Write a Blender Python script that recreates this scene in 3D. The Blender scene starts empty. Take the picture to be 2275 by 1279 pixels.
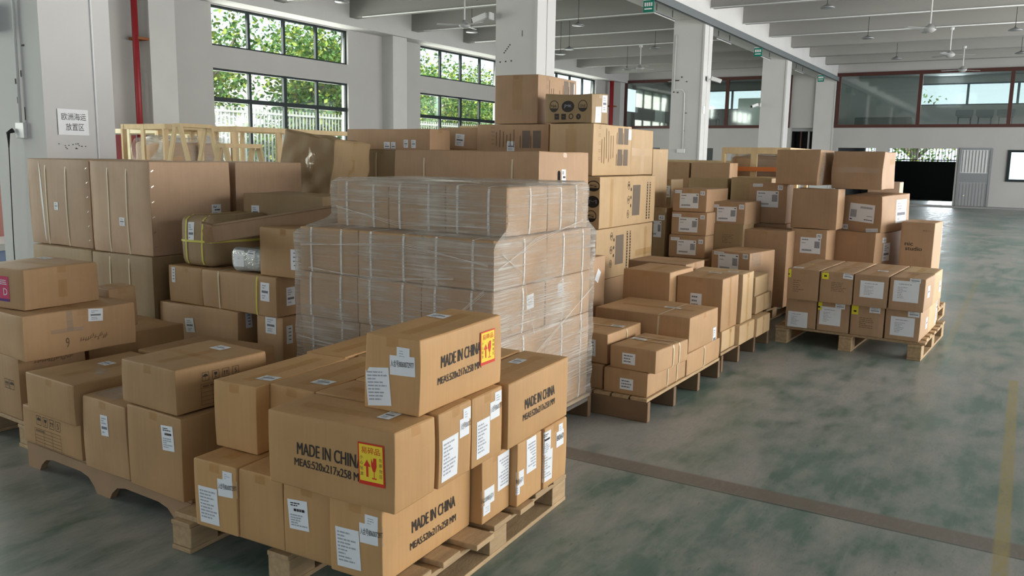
import bpy, math, random, zlib
from mathutils import Vector, Matrix, Euler
S = bpy.context.scene
# ------------------------------------------------------------------ camera, world, sun, daylight, exposure
cam_d = bpy.data.cameras.new('camera'); cam = bpy.data.objects.new('camera', cam_d); S.collection.objects.link(cam); S.camera = cam
cam_d.sensor_width = 36.0; cam_d.lens = 1861.0 / 2275.0 * 36.0; cam_d.clip_start = 0.05; cam_d.clip_end = 300
def cam_matrix(yaw, pitch, roll, loc):
    f = Vector((math.cos(yaw)*math.cos(pitch), math.sin(yaw)*math.cos(pitch), -math.sin(pitch)))
    rt = Vector((math.sin(yaw), -math.cos(yaw), 0)); dn = f.cross(rt)
    r2 = rt*math.cos(roll) + dn*math.sin(roll); d2 = dn*math.cos(roll) - rt*math.sin(roll)
    m = Matrix((r2, -d2, -f)).transposed().to_4x4(); m.translation = Vector(loc); return m
cam.matrix_world = cam_matrix(math.radians(31.31), math.radians(8.861), math.radians(-0.966), (0, 0, 1.495))
S.view_settings.view_transform = 'Standard'; S.view_settings.look = 'None'; S.view_settings.gamma = 1.0
S.view_settings.use_curve_mapping = False
S.view_settings.exposure = 0.0
world = bpy.data.worlds.new('world'); S.world = world; world.use_nodes = True
wn = world.node_tree.nodes; wl = world.node_tree.links
bg = wn['Background']; bg.inputs['Strength'].default_value = 1.7; bg.inputs['Color'].default_value = (0.80, 0.90, 1.0, 1)
def lamp(name, kind, loc, direction, energy, color, size=None, size_y=None, angle=None):
    d = bpy.data.lights.new(name, kind); o = bpy.data.objects.new(name, d); S.collection.objects.link(o)
    o.location = loc; o.rotation_euler = Vector(direction).to_track_quat('-Z', 'Z').to_euler()
    d.energy = energy; d.color = color
    if size: d.shape = 'RECTANGLE'; d.size = size; d.size_y = size_y
    if angle: d.angle = angle
    return o
lamp('sun', 'SUN', (10, -20, 30), (0.25, 0.62, -0.75), 5.0, (1.0, 0.95, 0.86), angle=0.02)
# daylight coming in through the open loading bays of the right wall and through the window bands, plus a rear fill
lamp('loading_bay_daylight', 'AREA', (14.5, -8.6, 2.35), (-0.12, 1, 0.0), 3000, (1.0, 0.965, 0.91), 21, 3.9)
lamp('far_bay_daylight', 'AREA', (29, -8.6, 2.35), (-0.15, 1, 0.0), 800, (0.95, 0.97, 1.0), 12, 3.9)
lamp('rear_fill', 'AREA', (-7.6, 1.0, 2.3), (1, 0.1, 0.0), 45, (1.0, 0.94, 0.84), 14, 3.9)  # added fill for the dim front faces, from the unseen rear side
for wx, pw in ((0.04, 950), (7.4, 620), (14.84, 380), (22.2, 300), (29.6, 300)):
    lamp('window_daylight', 'AREA', (wx, 15.85, 2.9), (0, -1, -0.12), pw, (1.0, 0.985, 0.92), 4.2, 3.2)
lamp('office_window_daylight', 'AREA', (38.45, 3.0, 4.25), (-1, 0, -0.1), 480, (0.85, 0.93, 1.0), 15, 0.9)

# ------------------------------------------------------------------ materials
MATS = {}
def mat(name, col, rough=0.8, metal=0.0, noise=0.0, nscale=6.0, bump=0.0, bscale=40.0, stretch=(1,1,1), emit=None, spec=0.3, rnd=0.0, alpha=None):
    if name in MATS: return MATS[name]
    m = bpy.data.materials.new(name); m.use_nodes = True; n = m.node_tree.nodes; l = m.node_tree.links
    b = n['Principled BSDF']; b.inputs['Roughness'].default_value = rough; b.inputs['Metallic'].default_value = metal
    b.inputs['Specular IOR Level'].default_value = spec
    src = None
    tc = n.new('ShaderNodeTexCoord'); mp = n.new('ShaderNodeMapping'); mp.inputs['Scale'].default_value = stretch
    l.new(tc.outputs['Object'], mp.inputs['Vector'])
    hs = n.new('ShaderNodeHueSaturation'); hs.inputs['Color'].default_value = (*col, 1)
    val = n.new('ShaderNodeMath'); val.operation = 'MULTIPLY_ADD'; val.inputs[0].default_value = 0.5; val.inputs[1].default_value = noise*2; val.inputs[2].default_value = 1-noise
    if noise:
        t = n.new('ShaderNodeTexNoise'); t.inputs['Scale'].default_value = nscale; t.inputs['Detail'].default_value = 5
        l.new(mp.outputs[0], t.inputs['Vector']); l.new(t.outputs['Fac'], val.inputs[0])
    out = val.outputs[0]
    if rnd:
        oi = n.new('ShaderNodeObjectInfo'); r = n.new('ShaderNodeMath'); r.operation = 'MULTIPLY_ADD'; r.inputs[1].default_value = rnd*2; r.inputs[2].default_value = 1-rnd
        l.new(oi.outputs['Random'], r.inputs[0]); k = n.new('ShaderNodeMath'); k.operation = 'MULTIPLY'
        l.new(out, k.inputs[0]); l.new(r.outputs[0], k.inputs[1]); out = k.outputs[0]
    l.new(out, hs.inputs['Value']); l.new(hs.outputs[0], b.inputs['Base Color'])
    if bump:
        t = n.new('ShaderNodeTexNoise'); t.inputs['Scale'].default_value = bscale; t.inputs['Detail'].default_value = 3
        l.new(mp.outputs[0], t.inputs['Vector']); bp = n.new('ShaderNodeBump'); bp.inputs['Strength'].default_value = bump; bp.inputs['Distance'].default_value = 0.004
        l.new(t.outputs['Fac'], bp.inputs['Height']); l.new(bp.outputs[0], b.inputs['Normal'])
    if emit: b.inputs['Emission Color'].default_value = (*emit[:3], 1); b.inputs['Emission Strength'].default_value = emit[3]
    if alpha is not None: b.inputs['Alpha'].default_value = alpha
    MATS[name] = m; return m
def cardboard(name, col):
    m = bpy.data.materials.new(name); m.use_nodes = True; n = m.node_tree.nodes; l = m.node_tree.links
    b = n['Principled BSDF']; b.inputs['Roughness'].default_value = 0.62; b.inputs['Specular IOR Level'].default_value = 0.28
    tc = n.new('ShaderNodeTexCoord'); oi = n.new('ShaderNodeObjectInfo')
    ad = n.new('ShaderNodeVectorMath'); ad.operation = 'ADD'; l.new(tc.outputs['Object'], ad.inputs[0])
    rv = n.new('ShaderNodeMath'); rv.operation = 'MULTIPLY'; rv.inputs[1].default_value = 37.0; l.new(oi.outputs['Random'], rv.inputs[0])
    l.new(rv.outputs[0], ad.inputs[1])
    t1 = n.new('ShaderNodeTexNoise'); t1.inputs['Scale'].default_value = 4.0; t1.inputs['Detail'].default_value = 6; t1.inputs['Roughness'].default_value = 0.6
    l.new(ad.outputs[0], t1.inputs['Vector'])
    mp = n.new('ShaderNodeMapping'); mp.inputs['Scale'].default_value = (60, 60, 1.2); l.new(ad.outputs[0], mp.inputs['Vector'])
    t2 = n.new('ShaderNodeTexNoise'); t2.inputs['Scale'].default_value = 1.0; t2.inputs['Detail'].default_value = 2; l.new(mp.outputs[0], t2.inputs['Vector'])
    a = n.new('ShaderNodeMath'); a.operation = 'MULTIPLY_ADD'; a.inputs[1].default_value = 0.38; a.inputs[2].default_value = 0.74; l.new(t1.outputs['Fac'], a.inputs[0])
    c = n.new('ShaderNodeMath'); c.operation = 'MULTIPLY_ADD'; c.inputs[1].default_value = 0.14; l.new(t2.outputs['Fac'], c.inputs[0]); l.new(a.outputs[0], c.inputs[2])
    r = n.new('ShaderNodeMath'); r.operation = 'MULTIPLY_ADD'; r.inputs[1].default_value = 0.16; r.inputs[2].default_value = 0.92; l.new(oi.outputs['Random'], r.inputs[0])
    k = n.new('ShaderNodeMath'); k.operation = 'MULTIPLY'; l.new(c.outputs[0], k.inputs[0]); l.new(r.outputs[0], k.inputs[1])
    hs = n.new('ShaderNodeHueSaturation'); hs.inputs['Color'].default_value = (*col, 1); l.new(k.outputs[0], hs.inputs['Value']); l.new(hs.outputs[0], b.inputs['Base Color'])
    bp = n.new('ShaderNodeBump'); bp.inputs['Strength'].default_value = 0.25; bp.inputs['Distance'].default_value = 0.003
    l.new(t2.outputs['Fac'], bp.inputs['Height']); l.new(bp.outputs[0], b.inputs['Normal'])
    return m
CB = {0: cardboard('cardboard_tan', (0.50, 0.29, 0.125)), 1: cardboard('cardboard_brown', (0.41, 0.245, 0.115)), 2: cardboard('cardboard_golden', (0.45, 0.275, 0.14)),
      3: cardboard('cardboard_dull', (0.45, 0.30, 0.19)), 4: cardboard('cardboard_olive', (0.34, 0.235, 0.125)), 5: cardboard('cardboard_reddish', (0.41, 0.26, 0.15)),
      6: cardboard('cardboard_light', (0.52, 0.36, 0.20)), 7: cardboard('cardboard_pale', (0.55, 0.42, 0.32))}
M_paper = mat('label_paper', (0.76, 0.78, 0.80), 0.55, noise=0.04, nscale=20)
M_ink = mat('print_ink', (0.035, 0.028, 0.024), 0.6)
M_grey = mat('faint_print', (0.36, 0.38, 0.42), 0.7)
M_bar = mat('barcode_grey', (0.17, 0.18, 0.21), 0.7)
M_brown = mat('brown_print', (0.17, 0.105, 0.055), 0.7)
M_panel = mat('grey_print_panel', (0.17, 0.135, 0.105), 0.7)
M_red = mat('sticker_red', (0.62, 0.04, 0.02), 0.45)
M_yel = mat('sticker_yellow', (0.85, 0.62, 0.05), 0.45)
M_ytag = mat('tag_yellow', (0.78, 0.70, 0.03), 0.5)
M_pink = mat('label_pink', (0.62, 0.06, 0.15), 0.4)
M_purp = mat('label_purple', (0.10, 0.03, 0.20), 0.4)

M_wstrap = mat('white_strap', (0.78, 0.77, 0.74), 0.45)
M_cstrap = mat('cream_strap', (0.62, 0.52, 0.34), 0.45)
M_ystrap = mat('yellow_strap', (0.62, 0.56, 0.10), 0.4)
M_steel = mat('staple_steel', (0.8, 0.76, 0.66), 0.3, 0.8)
M_black = mat('black_hole', (0.008, 0.007, 0.006), 0.9)
M_wood = mat('pallet_wood', (0.42, 0.29, 0.16), 0.75, noise=0.35, nscale=5, stretch=(1.5, 9, 9), bump=0.4, rnd=0.12)
M_wood2 = mat('crate_wood', (0.56, 0.42, 0.24), 0.7, noise=0.2, nscale=4, stretch=(3, 3, 1.2), rnd=0.1)
M_dwood = mat('dark_pallet_wood', (0.20, 0.125, 0.07), 0.8, noise=0.3, nscale=6, rnd=0.12)
M_fibre = mat('fibre_pallet', (0.33, 0.21, 0.12), 0.75, noise=0.12, nscale=8)
M_white = mat('white_plaster', (0.43, 0.42, 0.41), 0.85, noise=0.06, nscale=1.5, bump=0.1, bscale=12)
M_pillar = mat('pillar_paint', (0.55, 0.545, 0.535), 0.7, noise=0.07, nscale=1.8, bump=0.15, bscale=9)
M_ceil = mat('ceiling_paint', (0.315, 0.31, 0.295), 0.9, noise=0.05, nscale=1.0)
M_frame = mat('window_frame_dark', (0.012, 0.02, 0.022), 0.45)
M_brframe = mat('brown_frame', (0.075, 0.028, 0.022), 0.45)
M_plastic = mat('white_plastic', (0.72, 0.73, 0.73), 0.4)
M_redpipe = mat('red_pipe_paint', (0.24, 0.015, 0.02), 0.4)
M_dark = mat('dark_metal', (0.02, 0.02, 0.02), 0.5)
M_grey2 = mat('grey_metal', (0.30, 0.31, 0.32), 0.35, 0.6)
M_tray = mat('cable_tray_grey', (0.13, 0.145, 0.15), 0.5)
M_green = mat('sign_green', (0.0, 0.17, 0.12), 0.5)
M_leaf = mat('leaf', (0.11, 0.24, 0.05), 0.5, noise=0.45, nscale=2.5)
M_leaf2 = mat('leaf_bright', (0.34, 0.42, 0.07), 0.5, noise=0.4, nscale=2.5)
M_bark = mat('bark', (0.22, 0.19, 0.15), 0.9, noise=0.2)
def glass_like(name, col, gloss, trans=1.0, rough=0.05):
    m = bpy.data.materials.new(name); m.use_nodes = True; n = m.node_tree.nodes; l = m.node_tree.links
    for x in list(n):
        if x.type != 'OUTPUT_MATERIAL': n.remove(x)
    t = n.new('ShaderNodeBsdfTransparent'); t.inputs['Color'].default_value = (*col, 1)
    g = n.new('ShaderNodeBsdfGlossy'); g.inputs['Roughness'].default_value = rough; g.inputs['Color'].default_value = (1, 1, 1, 1)
    mx = n.new('ShaderNodeMixShader'); mx.inputs[0].default_value = gloss
    l.new(t.outputs[0], mx.inputs[1]); l.new(g.outputs[0], mx.inputs[2]); l.new(mx.outputs[0], n['Material Output'].inputs[0])
    return m
M_glass = glass_like('window_glass', (0.95, 0.975, 0.955), 0.05)
M_oglass = glass_like('office_glass', (0.84, 0.90, 0.88), 0.10)
M_tape = glass_like('packing_tape', (0.95, 0.915, 0.84), 0.04, rough=0.22)
def film_mat(name, base, span, milky, sx=1.0):
    """thin stretch film: clear, with streaks of milky sheen and gloss"""
    m = bpy.data.materials.new(name); m.use_nodes = True; n = m.node_tree.nodes; l = m.node_tree.links
    for x in list(n):
        if x.type != 'OUTPUT_MATERIAL': n.remove(x)
    tc = n.new('ShaderNodeTexCoord'); mp = n.new('ShaderNodeMapping'); mp.inputs['Scale'].default_value = (1.2*sx, 1.2*sx, 60*sx); mp.inputs['Rotation'].default_value = (0.12, 0.16, 0)
    l.new(tc.outputs['Object'], mp.inputs['Vector'])
    a = n.new('ShaderNodeTexNoise'); a.inputs['Scale'].default_value = 1.6; a.inputs['Detail'].default_value = 5; a.inputs['Roughness'].default_value = 0.65; l.new(mp.outputs[0], a.inputs['Vector'])
    c = n.new('ShaderNodeTexNoise'); c.inputs['Scale'].default_value = 2.6; c.inputs['Detail'].default_value = 3; l.new(tc.outputs['Object'], c.inputs['Vector'])
    rp = n.new('ShaderNodeMapRange'); rp.inputs[1].default_value = 0.42; rp.inputs[2].default_value = 0.75; rp.inputs[3].default_value = base; rp.inputs[4].default_value = base+span
    l.new(a.outputs['Fac'], rp.inputs[0])
    r2 = n.new('ShaderNodeMapRange'); r2.inputs[1].default_value = 0.40; r2.inputs[2].default_value = 0.72; r2.inputs[3].default_value = 0.5; r2.inputs[4].default_value = 1.5
    l.new(c.outputs['Fac'], r2.inputs[0])
    k = n.new('ShaderNodeMath'); k.operation = 'MULTIPLY'; k.use_clamp = True; l.new(rp.outputs[0], k.inputs[0]); l.new(r2.outputs[0], k.inputs[1])
    t = n.new('ShaderNodeBsdfTransparent'); t.inputs['Color'].default_value = (0.97, 0.97, 0.97, 1)
    p = n.new('ShaderNodeBsdfPrincipled'); p.inputs['Base Color'].default_value = (*milky, 1); p.inputs['Roughness'].default_value = 0.22; p.inputs['Specular IOR Level'].default_value = 0.9
    bp = n.new('ShaderNodeBump'); bp.inputs['Strength'].default_value = 0.9; bp.inputs['Distance'].default_value = 0.012; l.new(a.outputs['Fac'], bp.inputs['Height']); l.new(bp.outputs[0], p.inputs['Normal'])
    mx = n.new('ShaderNodeMixShader'); l.new(k.outputs[0], mx.inputs[0]); l.new(t.outputs[0], mx.inputs[1]); l.new(p.outputs[0], mx.inputs[2]); l.new(mx.outputs[0], n['Material Output'].inputs[0])
    return m
M_film = film_mat('stretch_film', 0.30, 0.50, (0.70, 0.66, 0.59))
M_film2 = film_mat('clear_film', 0.22, 0.5, (0.66, 0.64, 0.60), 2.5)
M_bubble = film_mat('bubble_film', 0.75, 0.25, (0.58, 0.60, 0.58), 3)
def floor_material():
    m = bpy.data.materials.new('worn_green_floor'); m.use_nodes = True; n = m.node_tree.nodes; l = m.node_tree.links; b = n['Principled BSDF']
    geo = n.new('ShaderNodeNewGeometry'); sep = n.new('ShaderNodeSeparateXYZ'); l.new(geo.outputs['Position'], sep.inputs[0])
    def noise(scale, detail, st=(1, 1, 1), rough=0.6, rot=0.0):
        mp = n.new('ShaderNodeMapping'); mp.inputs['Scale'].default_value = st; mp.inputs['Rotation'].default_value = (0, 0, rot); l.new(geo.outputs['Position'], mp.inputs['Vector'])
        t = n.new('ShaderNodeTexNoise'); t.inputs['Scale'].default_value = scale; t.inputs['Detail'].default_value = detail; t.inputs['Roughness'].default_value = rough
        l.new(mp.outputs[0], t.inputs['Vector']); return t.outputs['Fac']
    def ramp(f, a, c0, c1):
        r = n.new('ShaderNodeMapRange'); r.inputs[1].default_value = a[0]; r.inputs[2].default_value = a[1]; r.inputs[3].default_value = c0; r.inputs[4].default_value = c1; r.clamp = True
        l.new(f, r.inputs[0]); return r.outputs[0]
    def math_(op, a, b2, c=None):
        x = n.new('ShaderNodeMath'); x.operation = op
        for i, v in enumerate((a, b2, c)):
            if v is None: continue
            if isinstance(v, (int, float)): x.inputs[i].default_value = v
            else: l.new(v, x.inputs[i])
        return x.outputs[0]
    def mix(f, a, b2):
        x = n.new('ShaderNodeMix'); x.data_type = 'RGBA'
        if isinstance(f, (int, float)): x.inputs[0].default_value = f
        else: l.new(f, x.inputs[0])
        for i, v in ((6, a), (7, b2)):
            if isinstance(v, tuple): x.inputs[i].default_value = (*v, 1)
            else: l.new(v, x.inputs[i])
        return x.outputs[2]
    def band(coord, lo, hi, soft=0.012):
        a = ramp(coord, (lo-soft, lo+soft), 0.0, 1.0); c = ramp(coord, (hi-soft, hi+soft), 1.0, 0.0); return math_('MULTIPLY', a, c)
    big = noise(0.55, 6, (1, 1.5, 1)); med = noise(2.6, 7, (1, 2.2, 1), 0.65, 0.4); fine = noise(16, 5, (1, 3.5, 1), 0.7, 0.9); scr = noise(2.2, 6, (0.7, 9, 1), 0.7, 2.65)
    green = mix(ramp(med, (0.36, 0.64), 0, 1), (0.098, 0.160, 0.132), (0.195, 0.245, 0.215))
    grey = mix(ramp(fine, (0.3, 0.7), 0, 1), (0.255, 0.250, 0.228), (0.335, 0.330, 0.305))
    wear = ramp(math_('ADD', math_('MULTIPLY', big, 0.62), math_('MULTIPLY', med, 0.38)), (0.44, 0.56), 0.0, 1.0)
    col = mix(wear, green, grey)
    col = mix(ramp(scr, (0.54, 0.72), 0.0, 0.42), col, (0.30, 0.33, 0.305))
    col = mix(ramp(fine, (0.58, 0.74), 0.0, 0.65), col, (0.055, 0.06, 0.052))
    X = sep.outputs[0]; Y = sep.outputs[1]
    seam = math_('MULTIPLY', band(X, 3.62, 3.76, 0.01), ramp(fine, (0.25, 0.5), 0.5, 0.9))
    col = mix(seam, col, (0.165, 0.135, 0.11))
    for sx in (3.615, 11.2, 18.7, 26.2): col = mix(math_('MULTIPLY', band(X, sx-0.006, sx+0.006, 0.004), 0.7), col, (0.02, 0.025, 0.02))
    line = math_('MAXIMUM', math_('MULTIPLY', band(Y, -0.075, -0.02, 0.006), band(X, 1.0, 6.75)), math_('MULTIPLY', math_('MULTIPLY', band(Y, 0.42, 0.475, 0.006), band(X, 7.55, 12.5)), 0.5))
    col = mix(math_('MULTIPLY', line, ramp(fine, (0.3, 0.55), 0.3, 0.8)), col, (0.31, 0.25, 0.09))
    l.new(col, b.inputs['Base Color'])
    l.new(ramp(med, (0.3, 0.7), 0.28, 0.55), b.inputs['Roughness']); b.inputs['Specular IOR Level'].default_value = 0.42
    bp = n.new('ShaderNodeBump'); bp.inputs['Strength'].default_value = 0.12; bp.inputs['Distance'].default_value = 0.004; l.new(fine, bp.inputs['Height']); l.new(bp.outputs[0], b.inputs['Normal'])
    return m
M_floor = floor_material()

# ------------------------------------------------------------------ mesh helpers
LINK = S.collection.objects.link
class MB:
    def __init__(s): s.v = []; s.f = []; s.m = []
    def add(s, vs, fs, mi=0):
        o = len(s.v); s.v += [tuple(v) for v in vs]; s.f += [tuple(i+o for i in f) for f in fs]; s.m += [mi]*len(fs)
    def box(s, lo, hi, mi=0, rot=None, org=(0, 0, 0)):
        c = [Vector((x, y, z)) for x in (lo[0], hi[0]) for y in (lo[1], hi[1]) for z in (lo[2], hi[2])]
        if rot is not None: c = [rot @ p + Vector(org) for p in c]
        s.add(c, [(0, 1, 3, 2), (4, 6, 7, 5), (0, 4, 5, 1), (2, 3, 7, 6), (0, 2, 6, 4), (1, 5, 7, 3)], mi)
    def beam(s, a, b, w, t, mi=0, up=(0, 0, 1)):
        a = Vector(a); b = Vector(b); d = (b-a).normalized(); up = Vector(up)
        if abs(d.dot(up)) > 0.98: up = Vector((1, 0, 0))
        x = d.cross(up).normalized(); y = x.cross(d)
        vs = [p + x*sx*w/2 + y*sy*t/2 for p in (a, b) for sx, sy in ((-1, -1), (1, -1), (1, 1), (-1, 1))]
        s.add(vs, [(3, 2, 1, 0), (4, 5, 6, 7), (0, 1, 5, 4), (1, 2, 6, 5), (2, 3, 7, 6), (3, 0, 4, 7)], mi)
    def tube(s, pts, r, seg=10, mi=0, cap=True):
        pts = [Vector(p) for p in pts]; rs = r if isinstance(r, (list, tuple)) else [r]*len(pts); vs = []; n = len(pts)
        px = None
        for i, p in enumerate(pts):
            d = (pts[min(i+1, n-1)] - pts[max(i-1, 0)]).normalized()
            if px is None: px = d.cross(Vector((0, 0, 1)) if abs(d.z) < 0.9 else Vector((1, 0, 0))).normalized()
            px = (px - d*px.dot(d)).normalized(); py = d.cross(px)
            vs += [p + (px*math.cos(2*math.pi*k/seg) + py*math.sin(2*math.pi*k/seg))*rs[i] for k in range(seg)]
        fs = [(i*seg+k, i*seg+(k+1) % seg, (i+1)*seg+(k+1) % seg, (i+1)*seg+k) for i in range(n-1) for k in range(seg)]
        if cap: fs += [tuple(range(seg))[::-1], tuple((n-1)*seg+k for k in range(seg))]
        s.add(vs, fs, mi)
    def lathe(s, prof, org=(0, 0, 0), seg=20, mi=0):
        ox, oy, oz = org; vs = [(ox+r*math.cos(2*math.pi*k/seg), oy+r*math.sin(2*math.pi*k/seg), oz+z) for r, z in prof for k in range(seg)]
        n = len(prof); s.add(vs, [(i*seg+k, i*seg+(k+1) % seg, (i+1)*seg+(k+1) % seg, (i+1)*seg+k) for i in range(n-1) for k in range(seg)] + [tuple(range(seg))[::-1], tuple((n-1)*seg+k for k in range(seg))], mi)
    def build(s, name, mats, parent=None, smooth=False, loc=None):
        me = bpy.data.meshes.new(name); me.from_pydata(s.v, [], s.f); me.validate(clean_customdata=False)
        if not isinstance(mats, (list, tuple)): mats = [mats]
        for m in mats: me.materials.append(m)
        if len(me.polygons) == len(s.m): me.polygons.foreach_set('material_index', s.m)
        if smooth: me.polygons.foreach_set('use_smooth', [True]*len(me.polygons))
        me.update(); o = bpy.data.objects.new(name, me); LINK(o)
        if parent: o.parent = parent
        if loc: o.location = loc
        return o
def tag(o, label=None, cat=None, group=None, kind=None):
    if label: o['label'] = label
    if cat: o['category'] = cat
    if group: o['group'] = group
    if kind: o['kind'] = kind
    return o
def empty(name, loc=(0, 0, 0), rz=0.0, rot=None):
    o = bpy.data.objects.new(name, None); o.empty_display_size = 0.05; LINK(o); o.location = loc; o.rotation_euler = rot or (0, 0, rz); return o
def struct(name, mb, m, parent=None, smooth=False):
    o = mb.build(name, m, parent, smooth)
    if not parent: o['kind'] = 'structure'
    return o
def bevel(o, w=0.004, seg=2):
    md = o.modifiers.new('bevel', 'BEVEL'); md.width = w; md.segments = seg; md.limit_method = 'ANGLE'; return o
# ------------------------------------------------------------------ lettering
TXT = {}
def text_geo(s, bold=0.0):
    """outline of a line of lettering, scaled to a unit square: (verts, faces)"""
    if s in TXT: return TXT[s]
    cu = bpy.data.curves.new('lettering', 'FONT'); cu.body = s; cu.offset = bold; cu.resolution_u = 3; cu.fill_mode = 'FRONT'
    o = bpy.data.objects.new('lettering', cu); LINK(o)
    dg = bpy.context.evaluated_depsgraph_get(); me = o.evaluated_get(dg).to_mesh()
    vs = [(v.co.x, v.co.y) for v in me.vertices]; fs = [tuple(p.vertices) for p in me.polygons]
    o.evaluated_get(dg).to_mesh_clear(); bpy.data.objects.remove(o); bpy.data.curves.remove(cu)
    if vs:
        x0 = min(v[0] for v in vs); x1 = max(v[0] for v in vs); y0 = min(v[1] for v in vs); y1 = max(v[1] for v in vs)
        vs = [((x-x0)/(x1-x0+1e-9), (y-y0)/(y1-y0+1e-9)) for x, y in vs]
    TXT[s] = (vs, fs); return TXT[s]
class Art:
    """flat print on a face: polygons in metres, origin at the centre, x right, y up, with a layer number"""
    def __init__(s): s.p = []
    def poly(s, pts, mi, lay=1): s.p.append((list(pts), [tuple(range(len(pts)))], mi, lay))
    def rect(s, x0, y0, x1, y1, mi, lay=1, nx=1, ny=1):
        vs = [(x0+(x1-x0)*i/nx, y0+(y1-y0)*j/ny) for j in range(ny+1) for i in range(nx+1)]
        s.p.append((vs, [(j*(nx+1)+i, j*(nx+1)+i+1, (j+1)*(nx+1)+i+1, (j+1)*(nx+1)+i) for j in range(ny) for i in range(nx)], mi, lay))
    def text(s, t, x0, y0, x1, y1, mi, lay=2):
        v, f = text_geo(t); s.p.append(([(x0+(x1-x0)*x, y0+(y1-y0)*y) for x, y in v], f, mi, lay))
    def ring(s, cx, cy, rx, ry, t, mi, lay=1, a0=0, a1=360, n=20):
        vs = []; 
        for i in range(n+1):
            a = math.radians(a0+(a1-a0)*i/n); vs += [(cx+rx*math.cos(a), cy+ry*math.sin(a)), (cx+(rx-t)*math.cos(a), cy+(ry-t)*math.sin(a))]
        s.p.append((vs, [(2*i, 2*i+2, 2*i+3, 2*i+1) for i in range(n)], mi, lay))
    def disc(s, cx, cy, rx, ry, mi, lay=1, n=20): s.poly([(cx+rx*math.cos(2*math.pi*i/n), cy+ry*math.sin(2*math.pi*i/n)) for i in range(n)], mi, lay)
    def lines(s, x0, y0, x1, y1, rows, mi, rng, lay=1, gap=0.5, minf=0.35):
        h = (y1-y0)/rows
        for i in range(rows):
            y = y1-(i+0.5)*h; x = x0; end = x0+(x1-x0)*rng.uniform(minf, 1.0)
            while x < end:
                w = rng.uniform(0.08, 0.3)*(x1-x0); s.rect(x, y-h*gap/2, min(x+w, end), y+h*gap/2, mi, lay); x += w+(x1-x0)*0.04
def umbrella(a, cx, cy, s, mi):
    a.poly([(cx+s*0.42*math.cos(math.radians(d)), cy+s*0.42*math.sin(math.radians(d))) for d in range(0, 181, 15)], mi)
    a.rect(cx-s*0.02, cy-s*0.35, cx+s*0.02, cy+0.02*s, mi); a.rect(cx-s*0.12, cy-s*0.38, cx+s*0.02, cy-s*0.33, mi)
def glass_icon(a, cx, cy, s, mi):
    a.poly([(cx-s*0.3, cy+s*0.4), (cx+s*0.3, cy+s*0.4), (cx+s*0.2, cy), (cx, cy-s*0.08), (cx-s*0.2, cy)], mi)
    a.rect(cx-s*0.03, cy-s*0.36, cx+s*0.03, cy-s*0.05, mi); a.rect(cx-s*0.2, cy-s*0.42, cx+s*0.2, cy-s*0.36, mi)
def arrow(a, cx, cy, s, mi, lay=1):
    a.rect(cx-s*0.06, cy-s*0.4, cx+s*0.06, cy+s*0.1, mi, lay); a.poly([(cx-s*0.2, cy+s*0.1), (cx+s*0.2, cy+s*0.1), (cx, cy+s*0.42)], mi, lay)
def frame(a, x0, y0, x1, y1, t, mi, lay=1):
    a.rect(x0, y0, x1, y0+t, mi, lay); a.rect(x0, y1-t, x1, y1, mi, lay); a.rect(x0, y0, x0+t, y1, mi, lay); a.rect(x1-t, y0, x1, y1, mi, lay)
ART_M = [M_paper, M_ink, M_grey, M_bar, M_red, M_yel, M_tape, M_brown, M_panel, M_film2, M_ytag, M_pink, M_purp, M_black, M_wstrap, M_steel]
PAPER, INK, GREY, BAR, RED, YEL, TAPE, BROWN, PANEL, FILM, YTAG, PINK, PURP, HOLE, WSTR, STEEL = range(16)
NAMES = dict(ship='barcode_label', bar='barcode_label', addr='address_sheet', addrb='address_label', addr3='item_label', no='number_label', mini='small_sticker', frag='fragile_sticker', t1='printed_lettering', t2='printed_lettering',
             tape='tape_strip', tapev='tape_strip', film='film_patch', icons='handling_symbols', icons2='handling_symbols', grid='printed_table', scrib='pen_writing', nine='pen_writing', pink='address_label', strip='strip_label',
             hole='hand_hole', scrap='paper_scrap', scrapb='torn_tape', spec='printed_panel', paperp='paper_pouch', logo='printed_logo', logo2='printed_logo', sq='printed_symbol', ring='printed_symbol', disc='printed_symbol', panelL='printed_panel',
             cols='printed_columns', sheet='paper_sheet', ytag='yellow_tag', ytagt='yellow_tag', faint='faint_print', big='shipping_label', num='number_sticker', code='code_sticker', syms='handling_symbols', staple='staple', fray='frayed_strap')
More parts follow.
